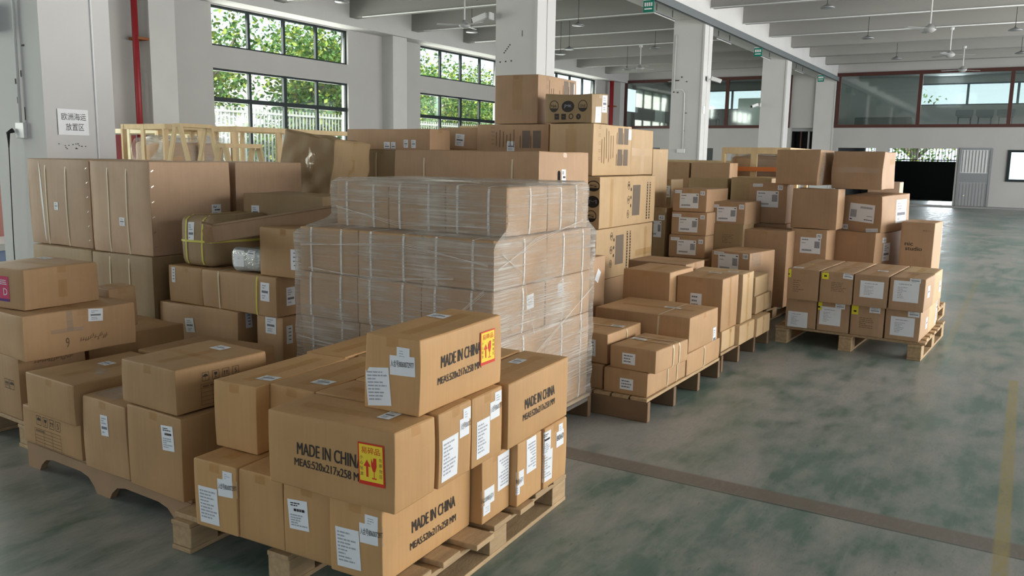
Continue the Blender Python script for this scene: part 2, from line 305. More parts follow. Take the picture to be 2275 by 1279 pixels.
def art(kind, w, h, txt, rng):
    a = Art(); X, Y = w/2, h/2; P = lambda mi=PAPER: a.rect(-X, -Y, X, Y, mi, 0, 3, 3)
    if kind == 'ship': P(); a.rect(-X*0.7, -Y*0.12, X*0.7, Y*0.14, BAR); a.lines(-X*0.6, Y*0.3, X*0.6, Y*0.8, 2, GREY, rng); a.lines(-X*0.6, -Y*0.8, X*0.6, -Y*0.3, 2, GREY, rng)
    elif kind == 'bar': P(); a.rect(-X*0.75, -Y*0.35, X*0.75, -Y*0.1, BAR); a.lines(-X*0.7, Y*0.1, X*0.7, Y*0.8, 3, GREY, rng); a.lines(-X*0.7, -Y*0.8, X*0.3, -Y*0.5, 1, GREY, rng)
    elif kind == 'addr': P(); a.lines(-X*0.85, -Y*0.75, X*0.85, Y*0.85, 9, GREY, rng, gap=0.42)
    elif kind == 'addrb': P(); a.lines(-X*0.7, Y*0.55, X*0.8, Y*0.85, 2, INK, rng); a.lines(-X*0.4, Y*0.15, X*0.8, Y*0.5, 1, INK, rng, minf=0.9); a.lines(-X*0.8, -Y*0.8, X*0.85, Y*0.05, 5, GREY, rng)
    elif kind == 'addr3': P(); a.lines(-X*0.75, -Y*0.75, X*0.8, Y*0.8, 3, BAR, rng, gap=0.42, minf=0.6)
    elif kind == 'no': P(); a.text(txt, -X*0.92, -Y*0.15, X*0.92, Y*0.55, INK)
    elif kind == 'mini': P(); a.lines(-X*0.6, -Y*0.6, X*0.6, Y*0.6, 3, GREY, rng, gap=0.3)
    elif kind in ('t1', 't2'):
        for i, e in enumerate((-h*0.02, h*0.02) if kind == 't1' else (-0.0005, 0.0005)): a.text(txt, -X+e, -Y, X+e, Y, INK, 0.9+0.1*i)
    elif kind == 'frag':
        P(RED); a.rect(-X*0.9, -Y*0.82, X*0.9, Y*0.93, YEL, 1); a.text('易碎品', -X*0.72, Y*0.5, X*0.72, Y*0.82, RED, 2)
        arrow(a, -X*0.3, -Y*0.2, h*0.5, RED, 2); g = h*0.5
        a.poly([(X*0.02, Y*0.32), (X*0.14, Y*0.1), (X*0.2, Y*0.34), (X*0.42, Y*0.34), (X*0.42, -Y*0.05), (X*0.3, -Y*0.3), (X*0.14, -Y*0.3), (X*0.02, -Y*0.05)], RED, 2)
        a.rect(X*0.2, -Y*0.6, X*0.25, -Y*0.3, RED, 2); a.rect(X*0.05, -Y*0.66, X*0.4, -Y*0.6, RED, 2)
        for i, c in enumerate('小心轻放'): a.text(c, -X*0.84, Y*(0.3-0.26*i)-Y*0.09, -X*0.62, Y*(0.3-0.26*i)+Y*0.09, BROWN, 2)
        for i, c in enumerate('勿摔勿压'): a.text(c, X*0.62, Y*(0.3-0.26*i)-Y*0.09, X*0.84, Y*(0.3-0.26*i)+Y*0.09, BROWN, 2)
    elif kind == 'tape': a.rect(-X, -Y, X, Y, TAPE, 0, 6, 2)
    elif kind == 'tapev': a.rect(-X, -Y, X, Y, TAPE, 0, 2, 6)
    elif kind == 'film': a.rect(-X, -Y, X, Y, FILM, 0, 4, 4)
    elif kind in ('icons', 'icons2', 'syms'):
        n = 4 if kind != 'icons2' else 2; c = w/n; s = min(c, h)*0.9
        for i in range(n):
            cx = -X+c*(i+0.5)
            if kind != 'syms': frame(a, cx-s/2, -s/2*1.1, cx+s/2, s/2*1.1, s*0.05, INK)
            j = i if kind != 'icons2' else (2, 0)[i]
            if j == 0: umbrella(a, cx, 0, s*0.8, INK)
            elif j == 1: glass_icon(a, cx, 0, s*0.8, INK)
            elif j == 2: arrow(a, cx-s*0.18, 0, s*0.7, INK); arrow(a, cx+s*0.18, 0, s*0.7, INK)
            else: a.text('5', cx-s*0.16, -s*0.3, cx+s*0.16, s*0.3, INK) if kind != 'syms' else arrow(a, cx, 0, s*0.7, INK)
    elif kind == 'grid':
        for i in range(6): a.rect(-X, -Y+i*h/5-0.0008, X, -Y+i*h/5+0.0008, BROWN)
        for i in range(4): a.rect(-X+i*w/3-0.0008, -Y, -X+i*w/3+0.0008, Y, BROWN)
        a.lines(-X*0.9, Y*0.6, X*0.6, Y*0.95, 1, BROWN, rng)
    elif kind == 'scrib':
        x = -X
        while x < X: 
            d = rng.uniform(0.006, 0.02); y = rng.uniform(-Y, Y*0.2); a.poly([(x, y), (x+0.003, y), (x+d*0.6, y+h*0.5), (x+d*0.6-0.003, y+h*0.5)], BROWN); x += d
            a.rect(x-d, y+h*0.15, x, y+h*0.15+0.0025, BROWN)
    elif kind == 'nine': a.text('9', -X*0.6, -Y, X*0.6, Y, BROWN, 1)
    elif kind == 'pink': P(PINK); a.rect(-X, -Y, X, -Y*0.8, PURP, 1); a.text('D', -X*0.0, -Y*0.5, X*0.7, Y*0.05, PAPER, 1); a.lines(-X*0.5, Y*0.3, X*0.7, Y*0.75, 3, PAPER, rng, minf=0.9)
    elif kind == 'strip':
        P()
        for i in range(4): a.rect(-X*0.3+rng.uniform(-.1, .1)*X, Y*(0.6-0.4*i), X*0.5, Y*(0.72-0.4*i), BAR)
    elif kind == 'hole': a.poly([(math.copysign(1, math.cos(t))*0+X*math.cos(t), (Y-X)*(1 if math.sin(t) > 0 else -1)+X*math.sin(t)) for t in [math.radians(q+5) for q in range(0, 360, 18)]], HOLE, 0)
    elif kind == 'scrapb': a.poly([(-X, -Y*0.3), (0, -Y), (X, Y), (-X*0.6, Y*0.8)], FILM, 0)
    elif kind == 'scrap': a.poly([(-X, -Y*0.8), (X*0.6, -Y), (X, Y*0.7), (-X*0.4, Y)], PAPER, 0)
    elif kind == 'spec':
        for i in range(2):
            for j in range(2 if h > 0.25 else 1):
                y0 = -Y*0.92+j*h*0.52; hh = h*0.40 if h > 0.25 else h*0.75
                a.rect(X*(0.32+0.36*i), y0, X*(0.58+0.36*i), y0+hh, PANEL); a.rect(X*(0.24+0.36*i), y0, X*(0.265+0.36*i), y0+hh*0.7, BROWN)
        for i in range(7):
            x = -X*0.72+i*w*0.062; 
            if i == 0: 
                for j in range(5): frame(a, x-w*0.02, Y*0.8-j*h*0.18, x+w*0.025, Y*0.92-j*h*0.18, 0.002, BROWN)
            else: a.rect(x, -Y*rng.uniform(0.5, 0.9), x+w*0.012, Y*rng.uniform(0.2, 0.9), BROWN)
    elif kind == 'paperp': P(); a.rect(-X*0.15, -Y*0.05, X*0.15, Y*0.02, GREY)
    elif kind == 'logo': a.ring(0, 0, X, Y, X*0.14, INK, 0); a.poly([(X*math.cos(math.radians(t)), Y*math.sin(math.radians(t))) for t in range(200, 341, 14)], INK, 0); a.text(txt or 'S', -X*0.6, -Y*0.22, X*0.6, Y*0.26, INK, 1)
    elif kind == 'logo2': a.disc(0, 0, X, Y, INK, 0); a.text(txt or 'M', -X*0.62, -Y*0.3, X*0.62, Y*0.32, BAR if not txt else GREY, 1)
    elif kind == 'sq': a.rect(-X, -Y, X, Y, INK, 0); a.rect(-X*0.5, -Y*0.1, X*0.5, Y*0.1, BROWN, 1)
    elif kind == 'ring': a.ring(0, 0, X, Y, X*0.35, INK, 0)
    elif kind == 'disc': a.disc(0, 0, X, Y, INK, 0); a.poly([(-X*0.4, Y*0.3), (X*0.4, Y*0.3), (0, -Y*0.5)], BROWN, 1)
    elif kind == 'panelL':
        a.rect(-X*0.2, -Y*0.75, X*0.9, Y*0.75, PANEL, 0, 2, 2)
        for i in range(3): a.ring(-X*0.8, Y*(0.75-0.7*i), X*0.16, Y*0.2, 0.004, INK); a.text('MNS'[i], -X*0.88, Y*(0.68-0.7*i), -X*0.72, Y*(0.82-0.7*i), INK, 1)
        for i in range(3): a.disc(-X*0.45, Y*(0.55-0.4*i), X*0.07, Y*0.09, INK)
    elif kind == 'cols':
        for i in range(2):
            y = -Y
            while y < Y*0.95: a.rect(-X*0.6+i*X*0.9, y, -X*0.6+i*X*0.9+X*0.32, min(y+h*0.055, Y), INK); y += h*0.075
    elif kind == 'sheet': P(); a.lines(-X*0.6, Y*0.6, X*0.5, Y*0.75, 1, GREY, rng, minf=0.8); a.lines(-X*0.65, -Y*0.7, X*0.2, Y*0.45, 7, GREY, rng, gap=0.35)
    elif kind == 'ytag': P(YTAG); a.rect(-X*0.4, -Y*0.45, X*0.45, -Y*0.05, INK)
    elif kind == 'ytagt': P(YTAG)
    elif kind == 'faint': a.lines(-X*0.9, -Y*0.9, X*0.9, Y*0.9, 6, BROWN, rng, gap=0.3)
    elif kind == 'big':
        P(); a.lines(-X*0.85, Y*0.62, -X*0.2, Y*0.8, 1, INK, rng, minf=0.8); a.lines(-X*0.85, Y*0.2, -X*0.4, Y*0.4, 1, GREY, rng, minf=0.8)
        for i in range(9): a.rect(X*(0.42+0.055*i), -Y*0.3, X*(0.455+0.055*i), Y*0.55, BAR)
        for i in range(16): a.rect(-X*(0.8-0.06*i), -Y*0.72, -X*(0.8-0.06*i)+X*0.035, -Y*0.5, BAR)
        a.rect(X*0.75, Y*0.72, X*0.92, Y*0.84, INK)
    elif kind == 'num': P(); a.text(txt, -X*0.6, -Y*0.5, X*0.6, Y*0.5, INK, 1)
    elif kind == 'code': P(); a.text(txt, -X*0.85, -Y*0.45, X*0.85, Y*0.45, GREY, 1)
    elif kind == 'staple': a.rect(-X, -Y, X, Y, STEEL, 0)
    elif kind == 'fray': a.poly([(-X*0.2, Y), (X*0.5, Y*0.85), (X*1.6, Y*0.2), (X*2.6, -Y), (X*1.8, -Y*0.9), (X*0.1, Y*0.1)], WSTR, 0)
    return a
# ------------------------------------------------------------------ cartons
class Shape:
    """a carton's outer surface: box r x l x h with rounded edges, a gentle bulge and dents; local origin at base centre"""
    def __init__(s, r, l, h, rad=0.006, bulge=0.002, rough=0.002, seed=0, fz=1.0):
        s.r, s.l, s.h, s.rad, s.bulge, s.rough = r, l, h, rad, bulge, rough
        g = random.Random(seed); s.w = [(fz*g.uniform(4, 13)*g.choice((-1, 1)), fz*g.uniform(4, 13)*g.choice((-1, 1)), fz*g.uniform(4, 13), g.uniform(0, 6.3), Vector((g.uniform(-1, 1), g.uniform(-1, 1), g.uniform(-1, 0.3)))) for _ in range(5)]
    def at(s, p, off=0.0):
        hx, hy, hz = s.r/2, s.l/2, s.h/2; q = Vector((p[0], p[1], p[2]-hz)); R = min(s.rad, hx, hy, hz)
        i = Vector((max(-hx+R, min(hx-R, q.x)), max(-hy+R, min(hy-R, q.y)), max(-hz+R, min(hz-R, q.z)))); d = q-i
        n = d.normalized() if d.length > 1e-9 else Vector((0, 0, 1)); a, b, c = q.x/hx, q.y/hy, q.z/hz
        o = i + n*(R+off) + Vector((0, 0, hz))
        bu = s.bulge*(1-min(1, a*a) if abs(n.x) < 0.7 else 1)*(1-min(1, b*b) if abs(n.y) < 0.7 else 1)*(1-min(1, c*c) if abs(n.z) < 0.7 else 1)
        if n.z > 0.7: bu = -abs(bu)
        if n.z > -0.7: o += n*bu
        if s.rough:
            for kx, ky, kz, ph, dv in s.w: o += dv*(s.rough*0.42*math.sin(kx*o.x+ky*o.y+kz*o.z+ph))
        if o.z < 0: o.z = 0.0 + (off if n.z > -0.7 else 0)
        return o
    def face(s, f, a, b, off=0.0):
        if f == 'F': return s.at((-s.r/2, -a, b), off)
        if f == 'R': return s.at((a, -s.l/2, b), off)
        if f == 'B': return s.at((s.r/2, a, b), off)
        if f == 'L': return s.at((-a, s.l/2, b), off)
        if f == 'T': return s.at((a, b, s.h), off)
        return s.at((a, b, 0), off)
    def body(s, n=7):
        def ax(L): R = min(s.rad, L/2*0.9); return sorted(set([-L/2, -L/2+R*0.5, -L/2+R, L/2-R, L/2-R*0.5, L/2] + [(-0.5+i/n)*(L-2*R) for i in range(1, n)]))
        xs, ys, zs = ax(s.r), ax(s.l), [z+s.h/2 for z in ax(s.h)]; vs = []; idx = {}; fs = []
        def vid(p):
            k = (round(p[0], 5), round(p[1], 5), round(p[2], 5))
            if k not in idx: idx[k] = len(vs); vs.append(s.at(p))
            return idx[k]
        def grid(A, B, fn, flip):
            for i in range(len(A)-1):
                for j in range(len(B)-1):
                    q = [vid(fn(A[i], B[j])), vid(fn(A[i+1], B[j])), vid(fn(A[i+1], B[j+1])), vid(fn(A[i], B[j+1]))]
                    fs.append(tuple(q[::-1] if flip else q))
        hx, hy = s.r/2, s.l/2
        grid(ys, zs, lambda a, b: (hx, a, b), False); grid(ys, zs, lambda a, b: (-hx, a, b), True)
        grid(xs, zs, lambda a, b: (a, hy, b), True); grid(xs, zs, lambda a, b: (a, -hy, b), False)
        grid(xs, ys, lambda a, b: (a, b, s.h), False); grid(xs, ys, lambda a, b: (a, b, 0), True)
        m = MB(); m.add(vs, fs); return m
def decal(sh, d, parent, rng):
    f, a, b, w, h, kind, rot = d[:7]; txt = d[7] if len(d) > 7 else ''
    if kind in ('spec', 'panelL', 'cols', 'tape', 'tapev', 'film', 'faint', 'grid'):   # keep big prints on their face
        A = sh.r if f in 'RLT' else sh.l; B = sh.l if f == 'T' else sh.h
        w = min(w, A*0.98); h = min(h, B*0.96); a = max(-A/2+w/2, min(A/2-w/2, a))
        b = max(-B/2+h/2, min(B/2-h/2, b)) if f == 'T' else max(h/2+0.003, min(B-h/2-0.003, b))
    c, sn = math.cos(math.radians(rot)), math.sin(math.radians(rot)); used = {}; mb = MB(); A_ = art(kind, w, h, txt, rng)
    if f == 'T': c, sn = math.cos(math.radians(rot-90)), math.sin(math.radians(rot-90))
    base = 0.0034 if kind == 'frag' else 0.0012 if kind not in ('tape', 'tapev', 'film') else 0.0008
    for vs, fs, mi, lay in A_.p:
        if mi not in used: used[mi] = len(used)
        pts = []
        for x, y in vs:
            aa = a + x*c - y*sn; bb = b + x*sn + y*c; pts.append(sh.face(f, aa, bb, base + 0.0007*lay))
        mb.add(pts, fs, used[mi])
    if not mb.v: return
    o = mb.build(NAMES.get(kind, 'label'), [ART_M[k] for k in sorted(used, key=used.get)], parent)
    return o
def ribbon(sh, path, w, parent, name, m, off=0.0016, n=7):
    """path: list of (face, a, b, axis) straight pieces joined over edges; flat strip following the surface"""
    mb = MB(); pts = []
    for f, a0, b0, a1, b1 in path:
        for i in range(n+1):
            t = i/n; a = a0+(a1-a0)*t; b = b0+(b1-b0)*t; L = math.hypot(a1-a0, b1-b0) or 1; nx, ny = -(b1-b0)/L*w/2, (a1-a0)/L*w/2
            pts.append((sh.face(f, a-nx, b-ny, off), sh.face(f, a+nx, b+ny, off)))
    # keep the two sides consistent across faces
    for i in range(1, len(pts)):
        if (pts[i][0]-pts[i-1][0]).length > (pts[i][1]-pts[i-1][0]).length: pts[i] = (pts[i][1], pts[i][0])
    vs = [p for q in pts for p in q]; mb.add(vs, [(2*i, 2*i+2, 2*i+3, 2*i+1) for i in range(len(pts)-1)])
    return mb.build(name, m, parent)
def strap(sh, axis, c, parent, m, w=0.013):
    if axis == 'y': y = c*sh.l; p = [('F', -y, 0, -y, sh.h), ('T', -sh.r/2, y, sh.r/2, y), ('B', y, sh.h, y, 0)]
    else: x = c*sh.r; p = [('R', x, 0, x, sh.h), ('T', x, -sh.l/2, x, sh.l/2), ('L', -x, sh.h, -x, 0)]
    return ribbon(sh, p, w, parent, 'strap', m, 0.003)
def lid_tape(sh, parent, along=None, w=0.05):
    along = along or ('x' if sh.r >= sh.l else 'y'); d = min(0.035, sh.h*0.2)
    if along == 'x': p = [('F', 0, sh.h-d, 0, sh.h), ('T', -sh.r/2, 0, sh.r/2, 0), ('B', 0, sh.h, 0, sh.h-d)]
    else: p = [('R', 0, sh.h-d, 0, sh.h), ('T', 0, -sh.l/2, 0, sh.l/2), ('L', 0, sh.h, 0, sh.h-d)]
    return ribbon(sh, p, w, parent, 'tape', M_tape, 0.0006)
def carton(label, group, loc, th, dims, opt):
    r, l, h = dims; seed = zlib.crc32(label.encode()); rng = random.Random(seed)
    root = empty('cardboard_box', loc, rot=(math.radians(opt.get('tilt', (0, 0))[0]), math.radians(opt.get('tilt', (0, 0))[1]), math.radians(th)))
    tag(root, label, 'cardboard box', group)
    sh = Shape(r, l, h, rad=opt.get('rad', 0.006), bulge=opt.get('bulge', 0.002), rough=opt.get('rough', 0.0022), seed=seed, fz=opt.get('fz', 1.0))
    sh.body(16 if opt.get('fz') else 7).build('carton_body', CB[opt.get('tint', 0)], root, smooth=True)
    if not opt.get('s') or opt.get('st') in (2, 3): lid_tape(sh, root)
    for i, (axn, c) in enumerate(opt.get('s', ())):
        st = opt.get('st', 0); strap(sh, axn, c, root, {0: M_wstrap, 1: M_cstrap, 2: (M_cstrap, M_ystrap)[i % 2], 3: M_cstrap}[st])
    for d in opt.get('d', ()): decal(sh, d, root, rng)
    if 'staples' in label or 'fraying' in label:
        for i in range(6): decal(sh, ('R' if 'staples' in label else 'F', -r/2+0.018 if 'staples' in label else l/2-0.035, 0.06+i*(h-0.12)/5, 0.02, 0.006, 'staple', 30), root, rng)
    if 'fraying' in label: decal(sh, ('F', -l*0.3, h*0.5, 0.03, h*0.95, 'fray', 0), root, rng)
    return root
PENDANTS = [('large flat pendant lamp over the open floor, top centre right', 18.14, 3.76, 4.55), ('flat pendant lamp over the open floor, second beam', 22.55, 3.67, 4.5), ('flat pendant lamp over the open floor, farther', 27.17, 3.6, 4.5), ('flat pendant lamp at the right edge, nearer', 22.54, 0.57, 4.5), ('flat pendant lamp at the right edge, farther', 27.14, 0.49, 4.5), ('pendant lamp just right of the first pillar, high', 17.74, 9.13, 4.5), ('pendant lamp over the printed tower, right of two', 20.73, 10.93, 4.4), ('pendant lamp over the printed tower, left of two', 21.23, 11.46, 4.35), ('pendant lamp before the second pillar', 21.85, 8.91, 4.45), ('pendant lamp left of the fan over the tower', 25.21, 11.2, 4.3), ('pendant lamp above the first window', 13.07, 12.04, 4.5), ('pendant lamp left of the first pillar', 17.29, 11.77, 4.45)]
CARTONS = [  # label, group, base centre (m), turn (deg), size (m), details
('bottom tier carton at the left corner of the front pallet, three white stickers', 'export cartons on the front pallet', (2.157, 2.4, 0.14), 2.5, (0.52, 0.214, 0.258), {'d': [('F', 0.066, 0.22, 0.046, 0.036, 'mini', 0), ('F', 0.066, 0.175, 0.096, 0.064, 'no', 3, '入合号8060072977'), ('F', -0.034, 0.09, 0.1, 0.14, 'addr', 2)]}),
('plain sealed carton low on the front pallet, second from its left corner, no stickers', 'export cartons on the front pallet', (2.172, 2.184, 0.14), 2.5, (0.52, 0.211, 0.258), {}),
('bottom tier carton of the front pallet with one bold printed sticker on its end', 'export cartons on the front pallet', (2.181, 1.969, 0.14), 2.5, (0.52, 0.212, 0.258), {'d': [('F', -0.038, 0.15, 0.09, 0.105, 'addrb', 5)]}),
('lowest carton at the near corner of the front pallet with lettered bright side', 'export cartons on the front pallet', (2.178, 1.75, 0.14), 2.5, (0.525, 0.216, 0.258), {'d': [('F', 0.067, 0.208, 0.052, 0.04, 'mini', 0), ('F', 0.069, 0.164, 0.1, 0.066, 'no', 2, '入合号8060072977'), ('F', -0.031, 0.094, 0.1, 0.135, 'addr', 3), ('R', 0.024, 0.136, 0.262, 0.042, 't1', 0, 'MADE IN CHINA'), ('R', 0.022, 0.071, 0.28, 0.026, 't1', 0, 'MEAS:520x217x258 MM')]}),
('bottom carton with upside-down stickers, directly right of the lowest lettered carton', 'export cartons on the front pallet', (2.55, 1.873, 0.14), 2.5, (0.208, 0.52, 0.258), {'d': [('R', 0.053, 0.166, 0.09, 0.145, 'addr', 180), ('R', -0.068, 0.102, 0.1, 0.066, 'no', 180, '入合号8060072977'), ('R', -0.073, 0.054, 0.05, 0.04, 'mini', 180)]}),
('second bottom carton with upside-down stickers on the aisle side of the front pallet', 'export cartons on the front pallet', (2.766, 1.852, 0.14), 2.5, (0.208, 0.52, 0.258), {'d': [('R', 0.011, 0.184, 0.085, 0.14, 'addr', 180), ('R', -0.103, 0.112, 0.1, 0.066, 'no', 180, '入合号8060072977'), ('R', -0.109, 0.071, 0.05, 0.04, 'mini', 180)]}),
('farthest bottom carton on the aisle side of the front pallet, four stickers', 'export cartons on the front pallet', (2.982, 1.852, 0.14), 2.5, (0.21, 0.52, 0.258), {'d': [('R', -0.089, 0.194, 0.075, 0.1, 'addrb', 0), ('R', -0.08, 0.095, 0.095, 0.13, 'addr', 0), ('R', 0.035, 0.181, 0.07, 0.066, 'no', 0, '8060'), ('R', 0.041, 0.223, 0.04, 0.04, 'mini', 0)]}),
('half covered bottom carton at the back left of the front pallet', 'export cartons on the front pallet', (2.69, 2.467, 0.14), 2.5, (0.52, 0.205, 0.258), {}),
('half covered bottom carton at the back middle of the front pallet', 'export cartons on the front pallet', (2.699, 2.252, 0.14), 2.5, (0.52, 0.205, 0.258), {}),
('long carton with MADE IN CHINA and yellow fragile sticker facing left, second tier', 'export cartons on the front pallet', (2.005, 1.836, 0.398), 2.5, (0.217, 0.522, 0.258), {'rough': 0.006, 'd': [('F', 0.005, 0.145, 0.272, 0.043, 't1', 0, 'MADE IN CHINA'), ('F', 0.002, 0.096, 0.29, 0.027, 't1', 0, 'MEAS:520x217x258 MM'), ('F', 0.175, 0.147, 0.1, 0.13, 'frag', 2), ('T', 0.033, -0.137, 0.05, 0.08, 'ship', 0)]}),
('second tier carton end with stickers, immediately right of the fragile stickered long carton', 'export cartons on the front pallet', (2.231, 1.841, 0.398), 2.5, (0.208, 0.52, 0.258), {'rough': 0.006, 'd': [('R', 0.072, 0.213, 0.05, 0.045, 'mini', 0), ('R', 0.07, 0.17, 0.095, 0.066, 'no', 0, '入合号8060072977'), ('R', -0.037, 0.091, 0.1, 0.145, 'addr', 0)]}),
('second tier carton end with stickers, left of the far lettered carton', 'export cartons on the front pallet', (2.449, 1.851, 0.398), 2.5, (0.215, 0.52, 0.258), {'d': [('R', 0.076, 0.221, 0.05, 0.045, 'mini', 0), ('R', 0.064, 0.181, 0.095, 0.066, 'no', 0, '入合号8060072977'), ('R', -0.031, 0.097, 0.09, 0.14, 'addr', 0)]}),
('second tier carton at the far right of the front pallet with MADE IN CHINA', 'export cartons on the front pallet', (2.851, 1.705, 0.398), 2.5, (0.525, 0.218, 0.258), {'d': [('R', -0.003, 0.147, 0.262, 0.042, 't1', 0, 'MADE IN CHINA'), ('R', -0.009, 0.097, 0.28, 0.026, 't1', 0, 'MEAS:520x217x258 MM'), ('T', 0.081, 0.04, 0.05, 0.08, 'ship', 0)]}),
('second tier carton with blank end at the left of the front pallet', 'export cartons on the front pallet', (2.289, 2.437, 0.398), 2.5, (0.52, 0.214, 0.258), {'d': [('T', -0.138, -0.051, 0.08, 0.06, 'ship', 0)]}),
('second tier carton with partly covered address sheet, right of the blank ended one', 'export cartons on the front pallet', (2.365, 2.223, 0.398), 2.5, (0.52, 0.214, 0.258), {'d': [('F', -0.13, 0.052, 0.1, 0.14, 'addr', 0), ('T', -0.139, -0.046, 0.08, 0.06, 'ship', 0)]}),
('second tier carton at the back left of the front pallet, top showing', 'export cartons on the front pallet', (2.814, 2.487, 0.398), 2.5, (0.52, 0.214, 0.258), {'d': [('T', -0.437, 0.079, 0.08, 0.05, 'ship', 0)]}),
('second tier carton with creased edge, behind the topmost carton of the front pallet', 'export cartons on the front pallet', (2.879, 2.265, 0.398), 2.5, (0.5, 0.214, 0.258), {'rough': 0.007}),
('second tier carton covered by the topmost carton of the front pallet', 'export cartons on the front pallet', (2.838, 1.933, 0.398), 2.5, (0.52, 0.214, 0.258), {}),
('topmost carton of the front pallet, lettered MADE IN CHINA with fragile sticker', 'export cartons on the front pallet', (2.338, 1.73, 0.656), 2.5, (0.522, 0.222, 0.258), {'rough': 0.006, 'd': [('F', 0.044, 0.206, 0.052, 0.042, 'mini', 0), ('F', 0.041, 0.165, 0.1, 0.066, 'no', 3, '入合号8060072977'), ('F', -0.054, 0.08, 0.098, 0.13, 'addr', 8), ('R', -0.012, 0.162, 0.262, 0.043, 't1', 0, 'MADE IN CHINA'), ('R', -0.02, 0.098, 0.28, 0.026, 't1', 0, 'MEAS:520x217x258 MM'), ('R', 0.162, 0.154, 0.1, 0.125, 'frag', 0), ('T', 0.114, 0.064, 0.075, 0.06, 'ship', 0)]}),
('tall carton with white sheet label at the near corner of the arched pallet', 'cartons on the arched pallet at the left front', (2.204, 2.859, 0.14), -2, (0.42, 0.353, 0.339), {'tint': 1, 'd': [('F', 0.092, 0.248, 0.075, 0.1, 'addrb', 5)]}),
('flat carton with umbrella and glass symbols, topmost on the arched pallet', 'cartons on the arched pallet at the left front', (2.221, 2.891, 0.484), -2, (0.438, 0.357, 0.179), {'tint': 1, 'd': [('R', -0.012, 0.13, 0.19, 0.036, 'icons', 0), ('R', -0.026, 0.058, 0.16, 0.085, 'grid', 0), ('T', 0.142, 0.019, 0.07, 0.06, 'ship', 0), ('T', -0.017, -0.059, 0.45, 0.04, 'tape', 0)]}),
('carton with narrow barcode label and torn film on top, on the arched pallet', 'cartons on the arched pallet at the left front', (2.259, 3.209, 0.14), -2, (0.5, 0.31, 0.319), {'tint': 2, 'rough': 0.006, 'd': [('F', 0.013, 0.213, 0.05, 0.09, 'bar', 2), ('T', -0.135, 0.103, 0.2, 0.16, 'film', 0)]}),
('low carton printed with faint symbol grid, left end of the arched pallet', 'cartons on the arched pallet at the left front', (2.243, 3.672, 0.14), -2, (0.4, 0.489, 0.175), {'tint': 1, 'd': [('F', -0.022, 0.123, 0.22, 0.045, 'icons', 0), ('F', -0.033, 0.04, 0.22, 0.08, 'grid', 0)]}),
('wide carton with clear tape scraps on its lid, above the grid printed carton', 'cartons on the arched pallet at the left front', (2.267, 3.602, 0.312), -2, (0.52, 0.402, 0.183), {'tint': 1, 'd': [('T', 0.049, 0.062, 0.07, 0.06, 'ship', 0), ('T', -0.036, -0.024, 0.09, 0.04, 'film', 0), ('T', -0.07, -0.088, 0.07, 0.04, 'film', 0)]}),
('flat sealed carton lid showing behind the symbol-printed carton of the arched pallet', 'cartons on the arched pallet at the left front', (2.791, 3.534, 0.14), 4, (0.42, 0.52, 0.36), {'tint': 1}),
('carton with handwriting on clear tape and umbrella symbol, bottom of the far left stack', 'cartons stacked at the left edge', (2.382, 4.513, 0.14), -3, (0.34, 0.62, 0.326), {'tint': 2, 'd': [('F', 0.208, 0.177, 0.1, 0.07, 'icons2', 0), ('R', 0.006, 0.288, 0.2, 0.03, 'scrib', 0)]}),
('long taped carton with tilted label and pen scrawl, in the far left stack', 'cartons stacked at the left edge', (2.477, 4.38, 0.467), -4, (0.573, 0.62, 0.225), {'rough': 0.008, 'tint': 2, 'd': [('R', 0.069, 0.187, 0.075, 0.065, 'ship', -4), ('R', -0.08, 0.065, 0.03, 0.05, 'nine', 0), ('R', 0.052, 0.071, 0.14, 0.04, 'scrib', 0), ('R', -0.062, 0.173, 0.03, 0.1, 'film', 0), ('R', -0.076, 0.127, 0.16, 0.02, 'film', 0)]}),
('carton with pink and purple label, top of the far left stack', 'cartons stacked at the left edge', (2.445, 4.443, 0.692), 4, (0.414, 0.42, 0.209), {'tint': 2, 'rough': 0.006, 'd': [('F', 0.046, 0.104, 0.09, 0.13, 'pink', 0), ('T', 0.139, 0.137, 0.09, 0.05, 'ship', 0), ('R', -0.002, 0.092, 0.05, 0.09, 'tape', 0)]}),
('low wide carton with a smooth lid lying behind the far left stack', 'cartons between the left stacks', (2.924, 4.594, 0.302), 0, (0.608, 0.6, 0.164), {'tint': 1, 'rough': 0.004}),
('narrow upright carton leaning beside the strapped brown cartons', 'cartons between the left stacks', (2.835, 4.353, 0.516), -6, (0.153, 0.18, 0.225), {'tint': 2, 'tilt': (0, -3)}),
('plain carton under the low wide one at the left', 'cartons between the left stacks', (2.88, 4.593, 0.14), 0, (0.5, 0.55, 0.16), {}),
('big brown strapped carton with staples, middle of the three large ones', 'big strapped cartons in front of the first pillar', (3.717, 5.114, 0.817), 0, (0.633, 0.633, 0.612), {'s': [('y', 0.2), ('y', -0.12)], 'st': 1, 'tint': 3, 'rough': 0.002, 'bulge': 0.006, 'd': [('F', 0.015, 0.214, 0.055, 0.055, 'ship', 0), ('R', 0.193, 0.267, 0.08, 0.11, 'addrb', 0)]}),
('big brown strapped carton with a white fraying strap, leftmost beside the pillar', 'big strapped cartons in front of the first pillar', (3.74, 5.871, 0.817), 0, (0.62, 0.753, 0.614), {'s': [('y', 0.2), ('y', -0.13)], 'st': 1, 'tint': 3, 'rough': 0.003, 'bulge': 0.006, 'd': [('F', -0.032, 0.282, 0.05, 0.055, 'ship', 0)]}),
('big brown carton farthest right of the three large strapped ones', 'big strapped cartons in front of the first pillar', (4.441, 5.145, 0.817), 0, (0.642, 0.62, 0.611), {'tint': 3, 'bulge': 0.004}),
